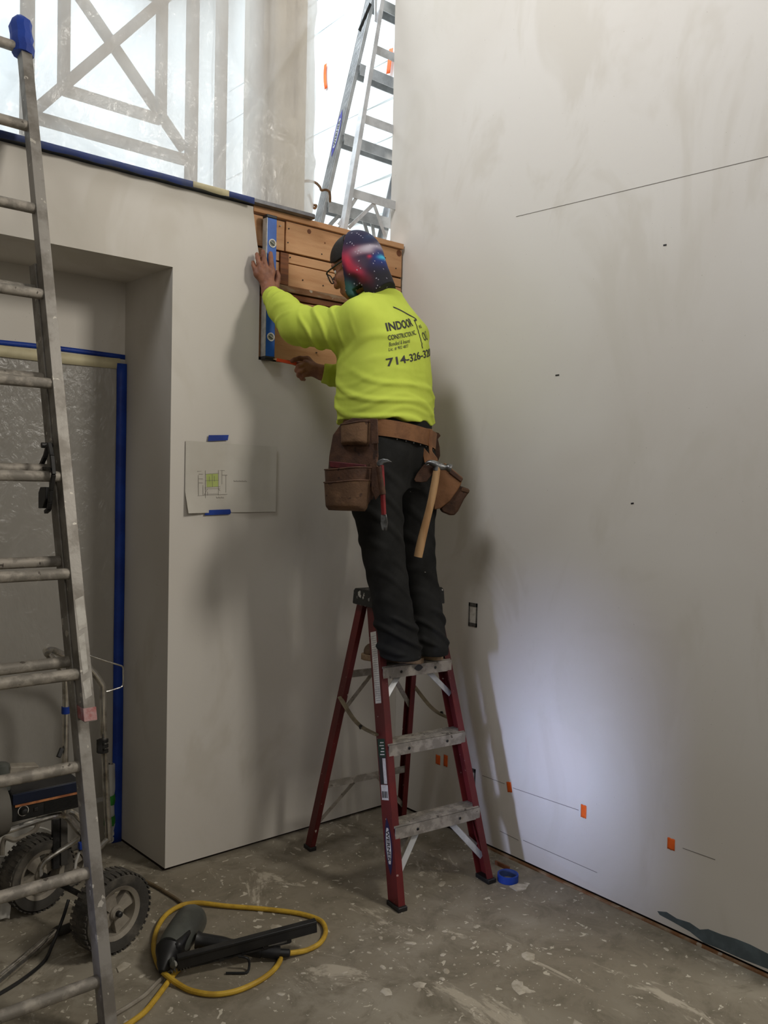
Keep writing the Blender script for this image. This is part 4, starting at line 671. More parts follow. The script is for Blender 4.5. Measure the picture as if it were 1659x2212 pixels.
# ------------------------------------------------------------------ implicit surfaces for the figure
class SDF:
    def __init__(s, lo, hi, h):
        s.lo = np.asarray(lo, float); s.h = h; s.ax = [np.arange(lo[i], hi[i], h, dtype=np.float32) for i in range(3)]
        s.f = np.full([len(a) for a in s.ax], 0.3, np.float32)
    def blk(s, lo, hi):
        ix = [slice(max(0, int((lo[i] - s.lo[i])/s.h)), min(len(s.ax[i]), int((hi[i] - s.lo[i])/s.h) + 2)) for i in range(3)]
        X = s.ax[0][ix[0]][:, None, None]; Y = s.ax[1][ix[1]][None, :, None]; Z = s.ax[2][ix[2]][None, None, :]
        return tuple(ix), X, Y, Z
    def add(s, fn, lo, hi, k=0.02):
        ix, X, Y, Z = s.blk(np.asarray(lo) - 0.05, np.asarray(hi) + 0.05)
        if min(sl_.stop - sl_.start for sl_ in ix) <= 0: return
        b = np.asarray(fn(X, Y, Z), np.float32); a = s.f[ix]; h = np.clip(0.5 + 0.5*(a - b)/k, 0, 1); s.f[ix] = a*(1 - h) + b*h - k*h*(1 - h)
    def cone(s, a, b, r1, r2, k=0.02, fold=None):
        a = np.asarray(a, float); b = np.asarray(b, float); r = max(r1, r2); ab = b - a; L2 = ab@ab
        def fn(X, Y, Z):
            dx, dy, dz = X - a[0], Y - a[1], Z - a[2]; t = np.clip((dx*ab[0] + dy*ab[1] + dz*ab[2])/L2, 0, 1)
            d = np.sqrt((dx - t*ab[0])**2 + (dy - t*ab[1])**2 + (dz - t*ab[2])**2) - (r1 + t*(r2 - r1))
            if fold is not None: d = d - fold(X, Y, Z, t)
            return d
        s.add(fn, np.minimum(a, b) - r, np.maximum(a, b) + r, k)
    def chain(s, pts, rs, k=0.02, fold=None):
        for i in range(len(pts) - 1): s.cone(pts[i], pts[i + 1], rs[i], rs[i + 1], k, fold)
    def ell(s, c, R, rad, k=0.02):                             # R columns: axes
        c = np.asarray(c, float); rad = np.asarray(rad, float); m = max(rad)
        def fn(X, Y, Z):
            dx, dy, dz = X - c[0], Y - c[1], Z - c[2]; q = [(dx*R[0, i] + dy*R[1, i] + dz*R[2, i]) for i in range(3)]
            k0 = np.sqrt(sum((q[i]/rad[i])**2 for i in range(3))); k1 = np.sqrt(sum((q[i]/rad[i]**2)**2 for i in range(3))) + 1e-6
            return k0*(k0 - 1)/k1
        s.add(fn, c - m, c + m, k)
    def cut(s, fn):                                            # keep where fn < 0
        X = s.ax[0][:, None, None]; Y = s.ax[1][None, :, None]; Z = s.ax[2][None, None, :]; s.f = np.maximum(s.f, np.asarray(fn(X, Y, Z), np.float32))
    def carve(s, fn): s.cut(lambda X, Y, Z: -fn(X, Y, Z))
    def mesh(s):
        f = s.f; g = f < 0; nx, ny, nz = f.shape
        cnt = np.zeros((nx - 1, ny - 1, nz - 1), np.uint8)
        C8 = [(i, j, k) for i in (0, 1) for j in (0, 1) for k in (0, 1)]
        for i, j, k in C8: cnt += g[i:nx - 1 + i, j:ny - 1 + j, k:nz - 1 + k]
        idx = np.argwhere((cnt > 0) & (cnt < 8)); N = len(idx); cid = np.full(cnt.shape, -1, np.int32); cid[tuple(idx.T)] = np.arange(N)
        val = np.stack([f[idx[:, 0] + i, idx[:, 1] + j, idx[:, 2] + k] for i, j, k in C8], 1); acc = np.zeros((N, 3)); w = np.zeros(N)
        cc = np.array(C8, float)
        for a in range(8):
            for b in range(a + 1, 8):
                if np.abs(cc[a] - cc[b]).sum() != 1: continue
                m = (val[:, a] < 0) != (val[:, b] < 0); t = val[:, a]/(val[:, a] - val[:, b] + 1e-12); acc[m] += (cc[a] + (cc[b] - cc[a])*t[:, None])[m]; w[m] += 1
        V = s.lo + (idx + acc/w[:, None])*s.h; F = []
        for a in range(3):
            b, c = (a + 1) % 3, (a + 2) % 3; sl0 = [slice(None)]*3; sl1 = [slice(None)]*3; sl0[a] = slice(0, -1); sl1[a] = slice(1, None)
            e = np.argwhere(g[tuple(sl0)] != g[tuple(sl1)]); ok = (e[:, b] > 0) & (e[:, c] > 0) & (e[:, b] < f.shape[b] - 1) & (e[:, c] < f.shape[c] - 1); e = e[ok]
            q = []
            for db, dc in ((1, 1), (0, 1), (0, 0), (1, 0)):
                z = e.copy(); z[:, b] -= db; z[:, c] -= dc; q.append(cid[tuple(z.T)])
            q = np.stack(q, 1); fl = g[tuple(e.T)]; q[~fl] = q[~fl][:, ::-1]; F.append(q)
        return V, np.concatenate(F)
def sdf_obj(s, name, mat, parent, it=1, paint=None, split=None):
    V, F = s.mesh()
    for _ in range(it):                                        # light smoothing
        E_ = np.concatenate([F[:, [0, 1]], F[:, [1, 2]], F[:, [2, 3]], F[:, [3, 0]]]); acc = np.zeros_like(V); n = np.zeros(len(V))
        np.add.at(acc, E_[:, 0], V[E_[:, 1]]); np.add.at(acc, E_[:, 1], V[E_[:, 0]]); np.add.at(n, E_[:, 0], 1); np.add.at(n, E_[:, 1], 1); V = 0.5*V + 0.5*acc/np.maximum(n, 1)[:, None]
    me = bpy.data.meshes.new(name); base = WL[parent.name]; Vl = (V - base).astype(np.float32)
    me.vertices.add(len(V)); me.vertices.foreach_set('co', Vl.ravel()); me.loops.add(F.size); me.loops.foreach_set('vertex_index', F.astype(np.int32).ravel())
    me.polygons.add(len(F)); me.polygons.foreach_set('loop_start', np.arange(0, F.size, 4, dtype=np.int32)); me.update(calc_edges=True); me.validate()
    if paint is not None:
        at = me.color_attributes.new('dye', 'FLOAT_COLOR', 'POINT'); c = paint(V); at.data.foreach_set('color', np.concatenate([c, np.ones((len(V), 1))], 1).astype(np.float32).ravel())
    o = link(name, me, mat, parent, base, sharp=180, fix=False); o['_v'] = 0; del o['_v']; return o, V, F
def rot(yaw, pitch=0.0, tilt=0.0):                            # columns: forward, left, up
    f = A(math.cos(yaw), math.sin(yaw), 0); l = A(-math.sin(yaw), math.cos(yaw), 0); u = A(0, 0, 1)
    f2 = f*math.cos(pitch) - u*math.sin(pitch); u2 = u*math.cos(pitch) + f*math.sin(pitch)
    l3 = l*math.cos(tilt) + u2*math.sin(tilt); u3 = u2*math.cos(tilt) - l*math.sin(tilt); return np.stack([f2, l3, u3], 1)
D2R = math.pi/180
# ------------------------------------------------------------------ skeleton of the worker
J = dict(pel=ony(842, 972, -0.50), waist=ony(832, 880, -0.475), chest=ony(829, 745, -0.44), neck=ony(822, 634, -0.40), lsh=ony(775, 692, -0.485), lel=ony(644, 704, -0.26), lwr=ony(581, 632, -0.082),
         lhip=ony(803, 985, -0.53), rhip=ony(886, 985, -0.475), lkn=ony(829, 1200, -0.575), rkn=ony(897, 1200, -0.535), lan=ony(866, 1398, -0.640), ran=ony(930, 1388, -0.645), rwr=ony(697, 806, -0.165))
TH = 102*D2R                                                  # where the shoulders face
J['rsh'] = J['lsh'] + 0.360*A(math.sin(TH), -math.cos(TH), 0.0) + A(0, 0, -0.02)
J['rel'] = A(-0.400, -0.285, 2.055)
person = thing('person', L3((0.27, 0.29, 0.8815)), 'worker in yellow long-sleeved shirt, dark trousers and galaxy bandana on the red stepladder', 'person')
SKIN = mk('tanned_skin', S(146, 98, 74), 0.55, 0, S(124, 80, 60), 30, (0.4, 0.65), 0.1, 200)
SHIRT = mk('hi_vis_cotton', S(196, 211, 84), 0.85, 0, S(188, 204, 78), 10, (0.4, 0.7), 0.12, 500, spec=0.2)
PANTS = mk('charcoal_work_trousers', S(40, 40, 39), 0.9, 0, S(32, 32, 31), 9, (0.4, 0.65), 0.15, 300, [(S(150, 148, 142), 34, 0.755)], spec=0.15)
# ---- head frame
HC = ony(767, 573, -0.355); HR = rot(112*D2R, 24*D2R, -4*D2R); HS = 1.04
def H(f, l, u): return HC + HR@(A(f, l, u)*HS)
def head_parts(s, o=0.0, neck=True, face=True, k=0.018):
    s.ell(H(-0.012, 0, 0.030), HR, A(0.099, 0.076, 0.090)*HS + o, k)
    s.ell(H(0.028, 0, -0.045), HR, A(0.066, 0.061, 0.082)*HS + o, k)
    if face:
        s.ell(H(0.050, 0, -0.092), HR, A(0.040, 0.042, 0.032)*HS, k); s.cone(H(0.086, 0, 0.012), H(0.108, 0, -0.034), 0.009, 0.014, 0.012)
        for q in (-1, 1):
            s.cone(H(0.097, q*0.011, -0.036), H(0.090, q*0.014, -0.036), 0.010, 0.008, 0.01); s.cone(H(0.080, q*0.012, 0.030), H(0.070, q*0.046, 0.028), 0.010, 0.009, 0.015)
            s.ell(H(-0.012, q*0.074, -0.012), HR, A(0.020, 0.010, 0.032)*HS, 0.008); s.ell(H(0.060, q*0.040, -0.030), HR, A(0.024, 0.020, 0.020)*HS, 0.02)
        s.cone(H(0.089, -0.018, -0.072), H(0.089, 0.018, -0.072), 0.009, 0.009, 0.008); s.cone(H(0.086, -0.016, -0.083), H(0.086, 0.016, -0.083), 0.009, 0.009, 0.008)
    if neck: s.cone(H(-0.026, 0, -0.050), J['neck'] + A(0, 0, -0.03), 0.060 + o, 0.066 + o, 0.03)
def dirs(a, b): return nrm(np.asarray(b) - np.asarray(a))
# ---- hands, joint by joint
def fpt(px, py, y): return ony(px, py, y)
LH = dict(index=[(587, 586, -.062), (586, 570, -.061), (585, 556, -.057), (584.5, 547, -.053)], middle=[(575, 583, -.064), (571.5, 566, -.062), (569, 552, -.058), (568, 543, -.053)],
          ring=[(564, 585, -.060), (559.5, 569, -.055), (556.5, 557, -.047), (555, 549, -.038)], pinky=[(556, 593, -.050), (550.5, 581, -.043), (547.5, 573, -.036), (546.5, 566, -.028)], thumb=[(593, 622, -.062), (599, 607, -.058), (600, 596, -.055), (599, 588, -.052)])
RH = dict(index=[(664, 777, -.105), (648, 774, -.098), (637, 777, -.090), (630, 780, -.084)], middle=[(660, 786, -.122), (645, 791, -.128), (641, 800, -.112), (646, 806, -.096)],
          ring=[(661, 796, -.128), (647, 803, -.134), (645, 811, -.116), (650, 815, -.100)], pinky=[(665, 806, -.128), (654, 812, -.132), (652, 818, -.118), (657, 820, -.104)], thumb=[(678, 800, -.085), (655, 791, -.070), (643, 786, -.068), (634, 784, -.070)])
FR = dict(index=(0.0125, .0112, .0104, .0090), middle=(0.0128, .0115, .0106, .0092), ring=(0.0122, .0110, .0100, .0087), pinky=(0.0112, .0100, .0090, .0079), thumb=(0.0160, .0138, .0122, .0098))
def hand(s, Hd, wr, wr2):
    for n, pts in Hd.items():
        P = [fpt(*q) for q in pts]; s.chain(P, FR[n], 0.004)
        s.cone(wr + (P[0] - wr)*0.15, P[0], 0.020 if n != 'thumb' else 0.018, 0.0135 if n != 'thumb' else 0.016, 0.016)
    s.cone(wr2, wr, 0.029, 0.025, 0.02)
# ---- body (skin), one continuous surface from head to feet
s = SDF((-1.02, -0.86, 0.90), (0.02, 0.03, 2.75), 0.0042)
head_parts(s)
LW2 = J['lwr'] + dirs(J['lwr'], J['lel'])*0.10; RW2 = J['rwr'] + dirs(J['rwr'], J['rel'])*0.10
hand(s, LH, fpt(581, 622, -.066), J['lwr']); hand(s, RH, fpt(690, 803, -.150), J['rwr'])
tor = [J['pel'] + A(0, 0, -0.04), J['waist'], J['chest'], J['neck'] + A(0, 0, -0.10)]
RT_ = rot(TH)
for c, a, b, zz_ in ((J['pel'], 0.150, 0.110, 0.13), (J['waist'], 0.160, 0.125, 0.17), (J['chest'], 0.165, 0.115, 0.17)): s.ell(c, RT_, (b, a, zz_), 0.05)
s.cone(J['neck'] + A(0, 0, -0.06), J['lsh'] + (J['rsh'] - J['lsh'])*0.06, 0.060, 0.055, 0.04); s.cone(J['neck'] + A(0, 0, -0.06), J['rsh'] + (J['lsh'] - J['rsh'])*0.06, 0.060, 0.055, 0.04)
s.chain([J['lsh'] + A(0.01, 0, -0.03), J['lel'], LW2, J['lwr']], [0.050, 0.046, 0.034, 0.028], 0.02); s.chain([J['rsh'], J['rel'], RW2, J['rwr']], [0.058, 0.046, 0.034, 0.028], 0.02)
s.chain([J['lhip'], J['lkn'], J['lan'] + A(0, 0, 0.02)], [0.085, 0.055, 0.042], 0.04); s.chain([J['rhip'], J['rkn'], J['ran'] + A(0, 0, 0.02)], [0.085, 0.055, 0.042], 0.04)
sdf_obj(s, 'body', SKIN, person, 1)
mb = MB()
for q in (-1, 1): mb.lathe(H(0.071, q*0.031, 0.004), HR[:, 0], [(0.004, -0.008), (0.010, -0.004), (0.0115, 0.002), (0.010, 0.007), (0.005, 0.0105), (0.001, 0.0115)], 14)
mb.build('eyes', mk('eye_white', S(220, 214, 206), 0.3), person)
# ---- shirt
def prof(z, Z, Vv): return np.interp(z, Z, Vv)
ZS = [1.78, 1.86, 1.92, 2.00, 2.10, 2.20, 2.28, 2.33, 2.37, 2.41]
AS = [0.203, 0.212, 0.216, 0.214, 0.210, 0.205, 0.184, 0.150, 0.112, 0.080]
BS = [0.166, 0.176, 0.180, 0.180, 0.178, 0.168, 0.150, 0.125, 0.100, 0.080]
cz = [J['pel'][2] - 0.1, J['waist'][2], J['chest'][2], J['neck'][2]]; CX = [J['pel'][0], J['waist'][0], J['chest'][0], J['neck'][0]]; CY = [J['pel'][1], J['waist'][1], J['chest'][1], J['neck'][1]]
fT, lT = A(math.cos(TH), math.sin(TH)), A(-math.sin(TH), math.cos(TH))
def ss(x, a, b): t = np.clip((x - a)/(b - a), 0, 1); return t*t*(3 - 2*t)
def torso(X, Y, Z):
    z = np.clip(Z, 1.78, 2.41); cx, cy_ = prof(z, cz, CX), prof(z, cz, CY); u = (X - cx)*lT[0] + (Y - cy_)*lT[1]; v = (X - cx)*fT[0] + (Y - cy_)*fT[1]
    a, b = prof(z, ZS, AS), prof(z, ZS, BS); r = (np.abs(u/a)**2.25 + np.abs(v/b)**2.25)**(1/2.25); d = (r - 1)*np.minimum(a, b)
    ph = np.arctan2(u, -v)                                     # 0 at the spine, + to his left
    # hanging folds about the waist, dragged diagonally across the back
    q1 = np.sin(2*math.pi*((Z - 1.9)*12.5 - 0.55*ph + 0.35*np.sin(2.1*ph + 9*Z))); q2 = np.sin(2*math.pi*((Z - 1.9)*19 + 0.5*ph + 0.4*np.sin(3.3*ph - 5*Z)))
    low = ss(2.12 - Z, 0.0, 0.16); d = d - 0.0075*low*(np.maximum(q1, 0)**1.6) - 0.003*low*np.maximum(q2, 0)
    q3 = np.sin(2*math.pi*((Z - 2.2)*10 + 0.75*(ph - 0.6) + 0.2*np.sin(4*ph))); up_m = ss(ph, 0.25, 0.8)*ss(Z, 2.08, 2.14)*ss(2.27 - Z, 0, 0.06); d = d - 0.005*up_m*np.maximum(q3, 0)**1.5
    d = d + 0.006*np.exp(-((ph)/0.22)**2)*ss(Z, 1.95, 2.1)*ss(2.36 - Z, 0, 0.1)          # spine hollow
    d = d - 0.006*np.exp(-((ph + 0.75)/0.4)**2 - ((Z - 2.25)/0.08)**2) - 0.010*np.exp(-((ph - 0.75)/0.4)**2 - ((Z - 2.25)/0.08)**2)
    return np.maximum(d, Z - 2.415)
def sleeve_fold(axis_a, axis_b, amp, n, ph0, pw=1.7):
    ab = np.asarray(axis_b) - np.asarray(axis_a); e = nrm(ab); r1 = nrm(np.cross(e, A(0, 0, 1))); r2 = np.cross(e, r1)
    def f(X, Y, Z, t):
        dx, dy, dz = X - axis_a[0], Y - axis_a[1], Z - axis_a[2]; g = np.arctan2(dx*r2[0] + dy*r2[1] + dz*r2[2], dx*r1[0] + dy*r1[1] + dz*r1[2])
        w = np.sin(2*math.pi*(t*n + 0.75*np.sin(g + ph0) + 0.12*np.sin(2*g + 3*t))); return amp*(np.maximum(w, 0)**pw)*ss(t, 0.02, 0.15)*ss(1 - t, 0.0, 0.12)
    return f
s = SDF((-0.97, -0.80, 1.78), (0.06, 0.02, 2.50), 0.0046)
s.add(torso, (-0.80, -0.78, 1.78), (-0.14, -0.12, 2.44), 0.01)
lc = J['lwr'] + dirs(J['lwr'], J['lel'])*0.022; lm = lc + (J['lel'] - lc)*0.45; rc_ = J['rwr'] + dirs(J['rwr'], J['rel'])*0.012
s.cone(J['neck'] + A(0, 0, -0.045), J['lsh'] + A(0, 0, 0.012), 0.072, 0.080, 0.05); s.cone(J['neck'] + A(0, 0, -0.045), J['rsh'] + A(0, 0, 0.010), 0.072, 0.078, 0.05)
s.cone(J['lsh'] + (J['chest'] - J['lsh'])*0.25 + A(0, 0, -0.02), J['lel'], 0.092, 0.076, 0.035, sleeve_fold(J['lsh'], J['lel'], 0.0105, 4.2, 0.7))
s.cone(J['lel'], lm, 0.074, 0.062, 0.03, sleeve_fold(J['lel'], lm, 0.006, 1.8, 2.4)); s.cone(lm, lc, 0.060, 0.040, 0.025, sleeve_fold(lm, lc, 0.007, 2.6, 0.9))
s.cone(J['rsh'] + A(-0.02, 0.01, -0.03), J['rel'], 0.078, 0.072, 0.035, sleeve_fold(J['rsh'], J['rel'], 0.008, 4, 1.0)); s.cone(J['rel'], rc_, 0.070, 0.043, 0.03, sleeve_fold(J['rel'], rc_, 0.007, 4, 2.0))
# elbow crease and ribbed cuffs
for (c, e, r) in ((lc, dirs(J['lel'], J['lwr']), 0.0405), (rc_, dirs(J['rel'], J['rwr']), 0.041)): s.cone(c - e*0.028, c + e*0.004, r + 0.001, r, 0.006)
def ncut(c, e): return lambda X, Y, Z: np.where((X - c[0])**2 + (Y - c[1])**2 + (Z - c[2])**2 < 0.085**2, (X - c[0])*e[0] + (Y - c[1])*e[1] + (Z - c[2])*e[2], -1)
s.cut(ncut(lc + dirs(J['lel'], J['lwr'])*0.012, dirs(J['lel'], J['lwr']))); s.cut(ncut(rc_ + dirs(J['rel'], J['rwr'])*0.012, dirs(J['rel'], J['rwr'])))
hq = [ony(738, 906, -0.5), ony(820, 905, -0.62), ony(934, 924, -0.5)]; hn = nrm(np.cross(hq[1] - hq[0], hq[2] - hq[0])); hn = hn if hn[2] > 0 else -hn
s.cut(lambda X, Y, Z: -((X - hq[0][0])*hn[0] + (Y - hq[0][1])*hn[1] + (Z - hq[0][2])*hn[2]) + 0.006*np.sin(38*X + 20*Y) + 0.003*np.sin(70*X))
# neck opening: tilted plane and hollow
NK = J['neck'] + A(0, 0, -0.002); NKN = nrm(A(0.10, 0.62, 0.80))
s.cut(lambda X, Y, Z: np.where((X - NK[0])**2 + (Y - NK[1])**2 < 0.14**2, (X - NK[0])*NKN[0] + (Y - NK[1])*NKN[1] + (Z - NK[2])*NKN[2], -1))
shirt, SV, SF = sdf_obj(s, 'shirt', SHIRT, person, 2)
ft = nrm(np.cross(NKN, A(0, 0, 1))); ft2 = np.cross(NKN, ft)
# ---- trousers
def tf(a, b, amp, n, p0): return sleeve_fold(a, b, amp, n, p0, 1.4)
def hips(X, Y, Z):
    t = np.clip((Z - 1.66)/0.24, 0, 1); cx = J['pel'][0] + 0*Z; c2 = J['pel'][1] + 0*Z; fh = 96*D2R
    u = -(X - cx)*math.sin(fh) + (Y - c2)*math.cos(fh); v = (X - cx)*math.cos(fh) + (Y - c2)*math.sin(fh); tp_ = 0.74 + 0.26*ss(Z, 1.60, 1.76); a = (0.190 - 0.006*t)*tp_; b = (0.158 - 0.012*t)*tp_; r = (np.abs(u/a)**2.3 + np.abs(v/b)**2.3)**(1/2.3)
    d = (r - 1)*b; d = d + 0.014*np.exp(-(u/0.03)**2)*ss(-v, 0, 0.1)*ss(1.84 - Z, 0, 0.1); return np.maximum(d, np.maximum(Z - 1.90, 1.60 - Z))
s = SDF((-0.80, -0.80, 0.885), (0.02, -0.24, 1.93), 0.0046)
s.add(hips, (-0.72, -0.74, 1.56), (-0.24, -0.26, 1.91), 0.02)
lk2, rk2 = J['lkn'], J['rkn']; lhem = J['lan'] + A(0, 0, -0.035); rhem = J['ran'] + A(0, 0, -0.032)
s.cone(J['lhip'] + A(0.05, 0.02, -0.06), J['rhip'] + A(-0.05, -0.01, -0.06), 0.095, 0.092, 0.03)
s.chain([J['lhip'] + A(0, 0, -0.02), lk2], [0.118, 0.083], 0.05, tf(J['lhip'], lk2, 0.006, 3.2, 0.5)); s.chain([J['rhip'] + A(0, 0, -0.02), rk2], [0.114, 0.080], 0.05, tf(J['rhip'], rk2, 0.006, 3.0, 2.0))
lmid, rmid = lk2 + (lhem - lk2)*0.55, rk2 + (rhem - rk2)*0.55
s.chain([lk2, lmid], [0.083, 0.077], 0.02, tf(lk2, lmid, 0.004, 2, 1)); s.chain([rk2, rmid], [0.080, 0.075], 0.02, tf(rk2, rmid, 0.004, 2, 2.2))
s.chain([lmid, lhem], [0.075, 0.083], 0.02, tf(lmid, lhem, 0.013, 2.3, 0.3)); s.chain([rmid, rhem], [0.073, 0.076], 0.02, tf(rmid, rhem, 0.011, 2.0, 1.6))
s.cut(lambda X, Y, Z: 0.921 + 0.010*(Y + 0.6)*6 - Z)
sdf_obj(s, 'trousers', PANTS, person, 1)
# waistband with loops
def hip_pt(ph, z, e=0.0):
    fh = 96*D2R; a, b = 0.186 + e, 0.148 + e; cu, sv = math.sin(ph), -math.cos(ph); k = (abs(cu)**2.3 + abs(sv)**2.3)**(-1/2.3); u, v = a*cu*k, b*sv*k
    return A(J['pel'][0] - u*math.sin(fh) + v*math.cos(fh), J['pel'][1] + u*math.cos(fh) + v*math.sin(fh), z)      # ph = 0 at the spine, + to his left
# ---- work boots
BOOT = mk('tan_work_boot', S(104, 84, 62), 0.75, 0, S(86, 68, 50), 16, bump=0.2); SOLE = mk('crepe_sole', S(150, 126, 98), 0.8, 0, S(126, 104, 80), 20)
def boot(heel, toe, nm):
    heel, toe = np.asarray(heel), np.asarray(toe); f = nrm(toe - heel); l = A(-f[1], f[0], 0); Lb = np.linalg.norm(toe - heel)
    out = [(0.02, 0.030), (0.0, 0.018), (-0.004, 0.0), (0.0, -0.018), (0.02, -0.030), (0.09, -0.033), (0.16, -0.043), (Lb - 0.06, -0.045), (Lb - 0.02, -0.032), (Lb, -0.008), (Lb, 0.010), (Lb - 0.015, 0.028), (Lb - 0.06, 0.042), (0.16, 0.042), (0.09, 0.035)]
    P = [heel + f*a + l*b for a, b in out]; so = MB().prism(P, [p + A(0, 0, 0.026) for p in P])
    q = SDF(np.minimum(heel, toe) - 0.08, np.maximum(heel, toe) + A(0.08, 0.08, 0.20), 0.004)
    q.cone(heel + f*0.035 + A(0, 0, 0.042), heel + f*0.06 + A(0, 0, 0.080), 0.032, 0.030, 0.03); q.cone(heel + f*0.05 + A(0, 0, 0.04), heel + f*0.14 + A(0, 0, 0.046), 0.036, 0.040, 0.03); q.cone(heel + f*0.06 + A(0, 0, 0.09), heel + f*0.16 + A(0, 0, 0.055), 0.036, 0.034, 0.03); q.cone(heel + f*0.14 + A(0, 0, 0.044), heel + f*(Lb - 0.046) + A(0, 0, 0.034), 0.038, 0.036, 0.03)
    q.cut(lambda X, Y, Z: heel[2] + 0.0245 - Z)
    b, _, _ = sdf_obj(q, nm, BOOT, person, 1); so.build('sole', SOLE, b, bev=0.004)
boot(L3((0.246, 0.218, 0.8815)), L3((0.070, 0.412, 0.8815)), 'boot'); boot(L3((0.362, 0.238, 0.8815)), L3((0.190, 0.425, 0.8815)), 'boot')
# ---- hair, bandana, glasses
def hl(X, Y, Z):
    dx, dy, dz = X - HC[0], Y - HC[1], Z - HC[2]; return [(dx*HR[0, i] + dy*HR[1, i] + dz*HR[2, i])/HS for i in range(3)]
s = SDF(HC - 0.19, HC + 0.19, 0.0035); s.ell(H(-0.012, 0, 0.030), HR, A(0.099, 0.076, 0.090)*HS + 0.007, 0.01)
def haircut(X, Y, Z):
    f, l, u = hl(X, Y, Z); return np.maximum(0.045 - u + 0.5*np.maximum(f - 0.05, 0) - 0.25*np.abs(l) - 0.003*np.sin(90*l + 60*f), -(f + 0.02)) 
s.cut(haircut); sdf_obj(s, 'hair', mk('black_hair', S(22, 19, 17), 0.6, 0, S(34, 28, 24), 60, bump=0.6, bscale=500), person, 0)
s = SDF(HC + A(-0.20, -0.26, -0.26), HC + A(0.24, 0.2, 0.2), 0.0035)
head_parts(s, 0.013, True, False, 0.03)
for q in (-1, 1): s.ell(H(-0.012, q*0.078, -0.012), HR, A(0.034, 0.020, 0.046)*HS, 0.03)
s.cone(H(-0.050, 0, -0.01), H(-0.052, 0, -0.135), 0.072, 0.070, 0.04); s.cone(H(0.028, 0.052, -0.05), H(0.034, 0.058, -0.118), 0.030, 0.018, 0.02)
def bfold(X, Y, Z):
    f, l, u = hl(X, Y, Z); edge = f - (0.000 - 0.42*(u - 0.02))
    low = -(u + 0.175) - 0.35*np.minimum(f + 0.02, 0.0)
    notch = np.where(l > 0, 0.016 - np.maximum(np.abs(f - 0.006) - 0.0, -(u + 0.112)), -1.0)
    notch = np.where((f > -0.018) & (f < 0.024) & (u < -0.108) & (l > -0.2), 0.01, -1.0)
    return np.maximum(np.maximum(edge, low), notch)
s.cut(bfold)
ix, X_, Y_, Z_ = s.blk(s.lo, s.lo + 9); f_, l_, u_ = hl(X_, Y_, Z_)
s.f = s.f - (0.0035*np.maximum(np.sin(2*math.pi*(9*f_ + 5*u_ + 0.3*np.sin(40*u_))), 0)**1.5*ss(-u_, 0.02, 0.10)).astype(np.float32)
def galaxy(V):
    d = V - HC; f, l, u = [(d@HR[:, i])/HS for i in range(3)]; f = f + 0.036; u = u + 0.018; q = np.stack([f, l, u], 1); w = 0.018*sn(q, 40, 5); w2 = 0.012*sn(q, 70, 5, 11)
    lin = lambda *c: np.array(S(*c)[:3]); n = len(V); C_ = np.tile(lin(34, 28, 58), (n, 1))
    def mixc(m, col): nonlocal C_; m = np.clip(m, 0, 1)[:, None]; C_ = C_*(1 - m) + lin(*col)*m
    b = lambda cf, cu, rf, ru, tl=0: np.exp(-(((f + w - cf)*math.cos(tl) + (u + w2 - cu)*math.sin(tl))/rf)**2 - ((-(f + w - cf)*math.sin(tl) + (u + w2 - cu)*math.cos(tl))/ru)**2)
    mixc(0.9*ss(-u, 0.03, 0.09), (18, 16, 22)); mixc(1.2*b(0.015, -0.010, 0.020, 0.062, -0.35), (206, 52, 78)); mixc(0.9*b(-0.025, 0.030, 0.036, 0.016, 0.35), (150, 50, 80)); mixc(1.0*b(-0.058, 0.026, 0.042, 0.015, 0.1), (190, 180, 190)); mixc(0.8*b(-0.02, -0.02, 0.03, 0.03), (70, 58, 74))
    mixc(1.0*b(-0.082, -0.022, 0.022, 0.03), (24, 52, 128)); mixc(1.1*b(-0.085, -0.020, 0.008, 0.010), (70, 180, 214)); mixc(0.7*b(-0.112, 0.000, 0.008, 0.040), (170, 120, 170)); mixc(0.4*b(-0.09, 0.075, 0.03, 0.018), (52, 86, 122)); mixc(0.9*b(-0.05, -0.012, 0.008, 0.010), (196, 50, 76))
    mixc(1.2*b(0.075, -0.085, 0.022, 0.042), (44, 84, 84)); st = sn(q, 260, 4, 3); mixc(np.where((st > 0.80), 0.85, 0.0), (206, 200, 214)); return C_
sdf_obj(s, 'bandana', mk('printed_bandana', S(40, 34, 60), 0.75, 0, None, attr='dye'), person, 1, galaxy)
# fold in the printed dye through the attribute
gm = bpy.data.materials['printed_bandana']; t = NT(gm)
at = t.new('ShaderNodeAttribute', attribute_name='dye'); t.l.new(at.outputs['Color'], gm.node_tree.nodes['Principled BSDF'].inputs['Base Color'])
gl = MB()
for q in (-1, 1):
    C0 = H(0.112, q*0.034, -0.006); ring_ = []
    for a in np.linspace(0, 2*math.pi, 28, endpoint=False):
        x, y = math.cos(a), math.sin(a); k = (abs(x)**3.2 + abs(y)**3.2)**(-1/3.2); ring_.append(C0 + HR@A(-0.010*abs(x*k)*(1 if x*q > 0 else 0), x*k*0.027, y*k*0.020))
    gl.tube(ring_, 0.0026, 8, closed=True)
    gl.tube([H(0.104, q*0.060, 0.006), H(0.095, q*0.068, 0.010), H(0.03, q*0.080, 0.010), H(-0.02, q*0.084, 0.006)], 0.0034, 8)
gl.tube(spl([H(0.112, -0.008, 0.0), H(0.115, 0, 0.003), H(0.112, 0.008, 0.0)], 4), 0.0022, 6)
gs = gl.build('glasses', M['black'], person)
mb = MB()
for q in (-1, 1): mb.lathe(H(0.1105, q*0.034, -0.006), HR[:, 0], [(0.010, 0), (0.0225, 0.0), (0.0225, 0.001), (0.010, 0.0014)], 24)
mb.build('lens', M['lens'], gs)
